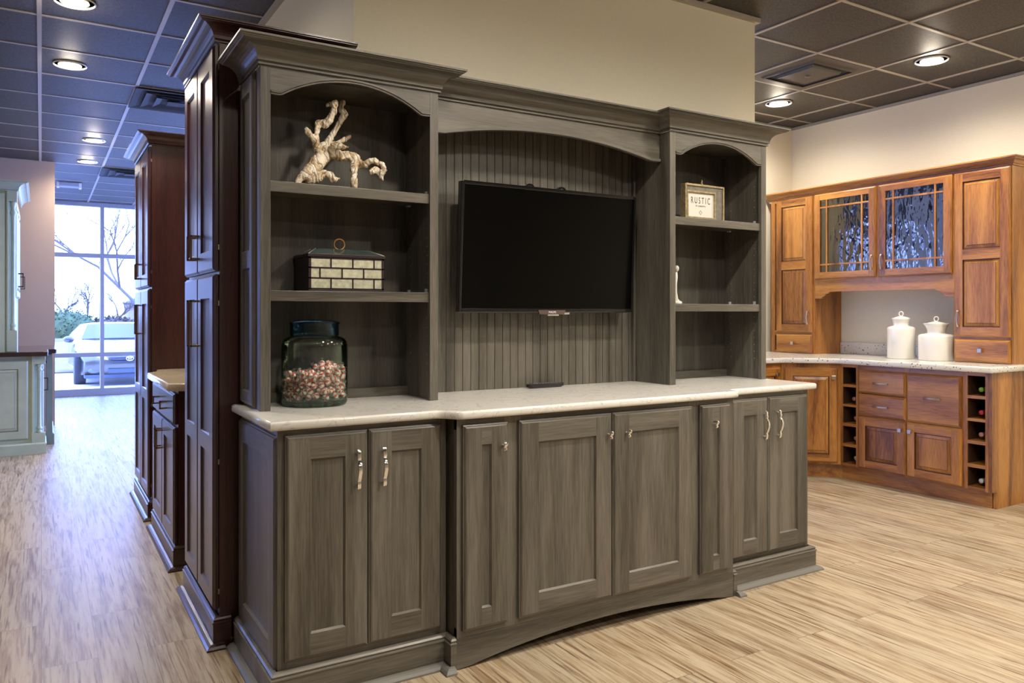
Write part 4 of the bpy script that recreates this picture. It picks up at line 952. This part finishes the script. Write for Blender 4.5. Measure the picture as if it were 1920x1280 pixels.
# canisters
def canister(x, y, prof, neck, lidp, ring_z, label):
    r = empty('canister', (x, y, .9145), 0, label, 'canister', 'white lidded canisters')
    MB().lathe(prof, seg=48, cap=False).build('body', white_cer, r)
    l = MB().lathe(lidp, seg=40, cap=False).build('lid', white_cer, r)
    M = MB(); M.tube([(0, .0165 * math.cos(2 * PI * i / 24), ring_z + .0165 * math.sin(2 * PI * i / 24)) for i in range(25)], .0042, 8, cap=False); M.build('ring_handle', white_cer, l)
canister(5.54, 3.475, [(.001, 0), (.092, 0), (.0965, .004), (.0965, .222), (.094, .232), (.080, .242), (.056, .246), (.052, .250), (.054, .268), (.060, .290), (.066, .302), (.062, .304)], None, [(.060, .300), (.048, .309), (.025, .316), (.008, .320), (.001, .321)], .336, 'tall white ceramic canister with ring lid, left of the pair')
canister(5.555, 3.215, [(.001, 0), (.114, 0), (.119, .004), (.119, .170), (.115, .182), (.098, .190), (.062, .196), (.058, .202), (.062, .225), (.074, .250), (.086, .266), (.080, .268)], None, [(.072, .262), (.055, .272), (.028, .279), (.008, .282), (.001, .283)], .298, 'shorter wider white ceramic canister with ring lid, right of the pair')

# ------------------------------------------------------------------ sage hutch, far left (its fronts face the aisle, +X)
r = empty('painted_cabinet', (-.02, 8.12, 0), 0, 'sage green painted base cabinet with turned column under a dark worktop', 'cabinet')
def R_(M, name, mats, par=None, **k): return rel(r, M).build(name, mats, par or r, **k)
R_(MB().box(-.75, -.072, 8.14, 8.59, .10, .871).box(-.072, .0, 8.20, 8.59, .10, .871), 'case', sage)
R_(MB().box(-.075, .036 - .004, 8.12, 8.20, .80, .871).box(-.075, .032, 8.12, 8.20, .10, .185).box(-.075, -.055, 8.12, 8.20, .185, .80), 'corner_post', sage, bev=.003)
p = door(r, 0, 0, .52, .70, sage, sage, th=.018, stile=.075, kind='raised', glaze=sage_worn, name='end_panel'); p.location = (-.62 + .02, 8.14 - 8.12, .135)
col = [(.022, 0), (.022, .012), (.016, .020), (.020, .032), (.026, .040), (.020, .050), (.0165, .060), (.015, .30), (.0165, .545), (.022, .555), (.026, .563), (.018, .573), (.016, .585), (.024, .600), (.024, .615)]
R_(MB().lathe(col, (-.016, 8.150, .185), 20), 'turned_column', sage)
R_(MB().sweep([(-.75, 8.10), (.040, 8.10), (.040, 8.59)], [(-.03, 0), (0, 0), (0, .088), (-.006, .098), (-.014, .102), (-.03, .102)]), 'plinth', sage)
for k in range(1):
    d = door(r, 0, 0, .38, .60, sage, sage, kind='raised', glaze=sage_worn); d.rotation_euler = (0, 0, PI / 2); d.location = (.0 + .02, .13 + k * .43, .12)
    q = bar_pull(d, .38 if k == 0 else .04, .40, -.02, .12, iron)
    q = door(r, 0, 0, .38, .13, sage, sage, openings=[], name='drawer'); q.rotation_euler = (0, 0, PI / 2); q.location = (.02, .13 + k * .43, .735); sq_knob(q, .21, .065, -.02, iron)
r = empty('base_cabinet', (.085, 8.60, 0), 0, 'grey green deeper cabinet section behind the sage column, far left', 'cabinet')
dk = P('grey_green_paint', (.17, .19, .15), .4, noise=.1, nscale=10)
rel(r, MB().box(.041, .090, 8.625, 9.6, .10, .862)).build('case', dk, r); rel(r, MB().sweep([(.041, 8.625), (.106, 8.625), (.106, 9.6)], [(-.03, 0), (0, 0), (0, .10), (-.01, .112), (-.03, .112)])).build('plinth', dk, r)
M = MB(); M.prism(rounded([(-.78, 8.07), (.052, 8.07), (.052, 8.565), (.125, 8.575), (.125, 9.62), (-.78, 9.62)], .01), 'z', .8715, .912)
o = M.build('worktop', P('dark_espresso_top', (.030, .012, .012), .15, coat=.5), bev=.004); tag(o, 'dark espresso wooden worktop on the sage green base cabinet', 'worktop')
r = empty('painted_hutch', (-.18, 8.16, .9125), 0, 'sage green painted upper hutch with turned column and crown at the left edge', 'cabinet')
R_(MB().box(-.75, -.262, 8.18, 9.5, .9125, 2.345).box(-.262, -.205, 8.24, 9.5, .9125, 2.345), 'case', sage)
R_(MB().box(-.262, -.183, 8.16, 8.24, 2.245, 2.345).box(-.262, -.183, 8.16, 8.24, .9125, 1.10).box(-.262, -.245, 8.16, 8.24, 1.10, 2.245), 'corner_post', sage, bev=.003)
R_(MB().lathe([(a, b_ * 1.145 / .615) if i not in (1, 2, 3, 4, 5, 6) else (a, b_ * 1.2) for i, (a, b_) in enumerate(col)], (-.214, 8.190, 1.10), 20), 'turned_column', sage)
M = MB().box(-.75, -.275, 8.160, 8.18, .9125, 2.31); R_(M, 'end_panel', sage)
R_(MB().sweep([(-.75, 8.16), (-.183, 8.16), (-.183, 9.5)], CROWN, z=2.335), 'crown_moulding', sage)
for k in range(3):
    d = door(r, 0, 0, .40, .86, sage, sage, stile=.06, kind='raised', glaze=sage_worn); d.rotation_euler = (0, 0, PI / 2); d.location = (-.205 + .18, .10 + k * .41, 1.40 - .9125); bar_pull(d, .36 if k != 1 else .04, .10, -.02, .13, iron, out=.04)

# ------------------------------------------------------------------ outside
pav = P('pale_concrete', (.70, .70, .70), .8, noise=.06, nscale=3); grass = P('winter_grass', (.12, .09, .055), .9, noise=.35, nscale=4); asph = P('light_asphalt', (.14, .14, .13), .9, noise=.08, nscale=6)
struct(MB().box(-40, 60, 13.56, 20.5, -.25, -.13).build('ground_1', pav)); struct(MB().box(-40, 60, 20.5, 31, -.25, -.10).build('ground_2', grass)); struct(MB().box(-60, 90, 31, 44, -.25, -.14).build('ground_3', asph)); struct(MB().box(-120, 190, 44, 190, -.25, -.12).build('ground_4', grass))
struct(MB().box(-5.4, -5.06, -5, 13.56, -.25, -.13).box(-40, -5.4, -30, 13.56, -.25, -.13).build('ground_5', pav))
# car, nose towards the window
r = empty('car', (1.44, 16.5, -.13), 0, 'silver sedan parked nose first outside the storefront window', 'car')
silver = P('silver_car_paint', (.10, .09, .075), .25, .3, coat=.6); carglass = P('car_windscreen', (.03, .035, .04), .35); blackt = P('black_rubber', (.02, .02, .025), .7)
side = [(.0, .22), (-.06, .30), (-.09, .42), (-.07, .52), (-.01, .60), (.10, .665), (.50, .76), (1.05, .83), (1.12, .845), (1.85, 1.155), (2.10, 1.185), (3.0, 1.18), (3.7, .98), (4.3, .93), (4.55, .85), (4.6, .35), (4.5, .20)]
def inset_x(t): # half width at a point of the side profile
    y_, z_ = t; w1 = .91 - .10 * max(0, (z_ - .80) / .38) - (.16 * max(0, 1 - (y_ + .09) / .55) ** 2 if y_ < .46 else 0); return w1 - (.10 if z_ > 1.0 else 0)
M = MB(); stn = [-1, -.97, -.8, -.4, 0, .4, .8, .97, 1]; rows = []
for s_ in stn:
    rows.append(M.add(*[(inset_x(t) * s_, t[0] + .10 * abs(s_) ** 3 * (1 if t[0] < 2 else -1) * (1 if t[0] < .6 or t[0] > 4 else .4), t[1] - (.05 * abs(s_) ** 4 if t[1] > .5 else 0)) for t in side]))
for A, B in zip(rows, rows[1:]):
    for j in range(len(side)): l = (j + 1) % len(side); M.face((A[j], A[l], B[l], B[j]), 0, True)
M.face(rows[0]); M.face(rows[-1][::-1]); M.build('body', silver, r)
M = MB(); rr = []
for u in range(7):
    s_ = -1 + 2 * u / 6
    rr.append(M.add((.76 * s_, 1.14 + .10 * s_ * s_, .868 - .02 * s_ * s_), (.62 * s_, 1.80 + .05 * s_ * s_, 1.155 - .02 * s_ * s_)))
for A, B in zip(rr, rr[1:]): M.face((A[0], B[0], B[1], A[1]), 0, True)
M.v = [(a, b_ - .015, c + .012) for a, b_, c in M.v]; M.build('windscreen', carglass, r)
for sx in (-1, 1):
    hl = MB(); a = hl.add((sx * .36, -.075, .50), (sx * .40, -.055, .57), (sx * .80, .16, .655), (sx * .82, .18, .60), (sx * .70, .07, .53)); b_ = hl.add(*[(p_[0], p_[1] + .06, p_[2]) for p_ in hl.v[:5]]); hl.face(a); hl.face(b_[::-1])
    for i in range(5): j = (i + 1) % 5; hl.face((a[i], b_[i], b_[j], a[j]))
    hl.build('headlight', P('headlight_lens', (.55, .6, .68), .1, coat=.8) if sx < 0 else bpy.data.materials['headlight_lens'], r)
    fo = MB(); fo.lathe([(.001, -.02), (.085, -.02), (.085, .03)], (0, 0, 0), 20, axis='y', cap=False); fo.v = [(sx * .60 + a * 1.15, b_ + .012, .30 + c * .55) for a, b_, c in fo.v]; fo.build('fog_lamp', P('fog_lamp_glass', (.12, .15, .20), .2) if sx < 0 else bpy.data.materials['fog_lamp_glass'], r)
    M = MB().lathe([(.31, -.10), (.33, -.07), (.33, .07), (.31, .10)], (sx * .80, .85, .30), 24, axis='x'); M.build('wheel', blackt, r)
    M = MB().sphere((sx * .98, 1.15, .86), .09, sq=(1.1, .6, .75)); M.build('mirror', silver, r)
M = MB(); 
for k, zz in enumerate((.455, .495, .535)):
    M.box(-.30 - .03 * k, .30 + .03 * k, -.108 + .012 * k, -.07, zz, zz + .016)
M.build('grille', P('grille_dark', (.04, .05, .10), .3), r)
M = MB().box(-.36, .36, -.085, -.03, .255, .33); M.build('air_intake', P('intake_mesh', (.05, .07, .14), .5), r)
M = MB().box(-.75, .75, .0, .4, .16, .22); M.build('under_bumper', P('under_bumper_blue', (.06, .08, .14), .6), r)
M = MB()
for cx_, cz_, ax_, az_ in ((0, .52, .062, .042), (0, .52, .020, .040), (0, .540, .040, .014)): M.tube([(cx_ + ax_ * math.cos(2 * PI * i / 24), -.125, cz_ + az_ * math.sin(2 * PI * i / 24)) for i in range(25)], .006, 6, cap=False)
M.build('badge', chrome, r)

def shrub(x, y, rx, ry, rz, label, seed, colr=(.045, .07, .018)):
    rnd = random.Random(seed); M = MB()
    for i in range(1700):
        a = rnd.uniform(0, 2 * PI); u = rnd.uniform(0.0, 1); el = math.acos(1 - u) ; rr = rnd.uniform(.86, 1.04)
        c = Vector((rx * rr * math.sin(el) * math.cos(a), ry * rr * math.sin(el) * math.sin(a), rz * rr * math.cos(el) + .02)); 
        s_ = rnd.uniform(.06, .13); q = [c + Vector((rnd.uniform(-s_, s_), rnd.uniform(-s_, s_), rnd.uniform(-s_, s_))) for _ in range(3)]; M.face(M.add(*q))
    M.sphere((0, 0, 0), 1.0, sq=(rx * .93, ry * .93, rz * .93), seg=24, rings=12)
    o = M.build('shrub', P('shrub_leaf_%d' % seed, colr, .8, noise=.4, nscale=3), None, (x, y, -.12)); tag(o, label, 'shrub', 'clipped evergreen shrubs'); return o
shrub(1.2, 50, 1.9, 1.6, 1.55, 'wide clipped green shrub beyond the car, left pane', 1)
shrub(3.35, 47, 1.3, 1.2, 1.2, 'grey brown undergrowth side of the hedge in front of the green shrub', 2, (.05, .037, .027))
shrub(5.6, 52, 1.6, 1.4, 1.1, 'small rounded green shrub right of the hedge behind the car roof', 3, (.06, .08, .02))
def bare_tree(x, y, h_, label, seed, lean=(0, 0), spread=.5, depth=5, r0=.09, zb=-.12):
    rnd = random.Random(seed); M = MB()
    def grow(p, d, L, r_, k):
        q = p + d * L; mid = p + d * L * .5 + Vector((rnd.uniform(-1, 1), rnd.uniform(-1, 1), rnd.uniform(-.3, .5))) * L * .07
        M.tube([p, mid, q], [r_, r_ * .85, r_ * .7], 5, cap=False)
        if k == 0: return
        for _ in range(3 if k > 1 else 2):
            nd = (d + Vector((rnd.uniform(-1, 1), rnd.uniform(-1, 1), rnd.uniform(-.35, .6))) * spread * 1.5).normalized(); grow(q if rnd.random() < .6 else mid, nd, L * rnd.uniform(.62, .82), r_ * .62, k - 1)
    grow(Vector((0, 0, 0)), Vector((lean[0], lean[1], 1)).normalized(), h_ * .33, r0, depth)
    o = M.build('bare_tree', P('grey_brown_bark_%d' % seed, (.10, .08, .07), .9), None, (x, y, zb)); tag(o, label, 'tree', 'leafless trees outside'); return o
bare_tree(2.75, 23.5, 8.6, 'leafless tree whose branches reach in from the right of the window', 8, (-.12, 0), .5, 6, .085)
for i, (x, y, h_, lb) in enumerate(((1.6, 88, 5.2, 'hazy leafless tree far away at the left of the window'), (4.2, 92, 6.2, 'hazy leafless tree far away in the middle of the left pane'), (6.4, 86, 5.0, 'hazy leafless tree far away just left of the mullion'))): bare_tree(x, y, h_, lb, 20 + i, (0, 0), .6, 5, .12)
r = empty('far_building', (12.0, 110, -.12), 0, 'low hazy building with pitched roof far behind the parked car', 'building')
bc = P('far_beige_brick', (.24, .19, .16), .9); rf = P('far_grey_roof', (.13, .12, .12), .9)
MB().box(-2.5, 8, 0, 6, 0, 2.6).build('walls', bc, r); MB().prism([(-3, 2.6), (2.2, 5.2), (8.5, 5.4), (8.5, 2.6)], 'y', -.5, 6.5).build('roof', rf, r)
for xx in (-1.2, 1.2, 3.6): MB().box(xx, xx + 1.3, -.06, .02, .7, 1.9).build('window', P('far_window', (.3, .34, .42), .4) if xx < 0 else bpy.data.materials['far_window'], r)
r = empty('lamp_post', (3.75, 66, -.12), 0, 'thin parking lot lamp post far outside the left pane', 'lamp post')
MB().tube([(0, 0, 0), (0, 0, 5.2)], .05, 8).build('pole', alu, r); MB().box(-.5, .1, -.12, .12, 5.2, 5.3).build('lamp_head', alu, r)
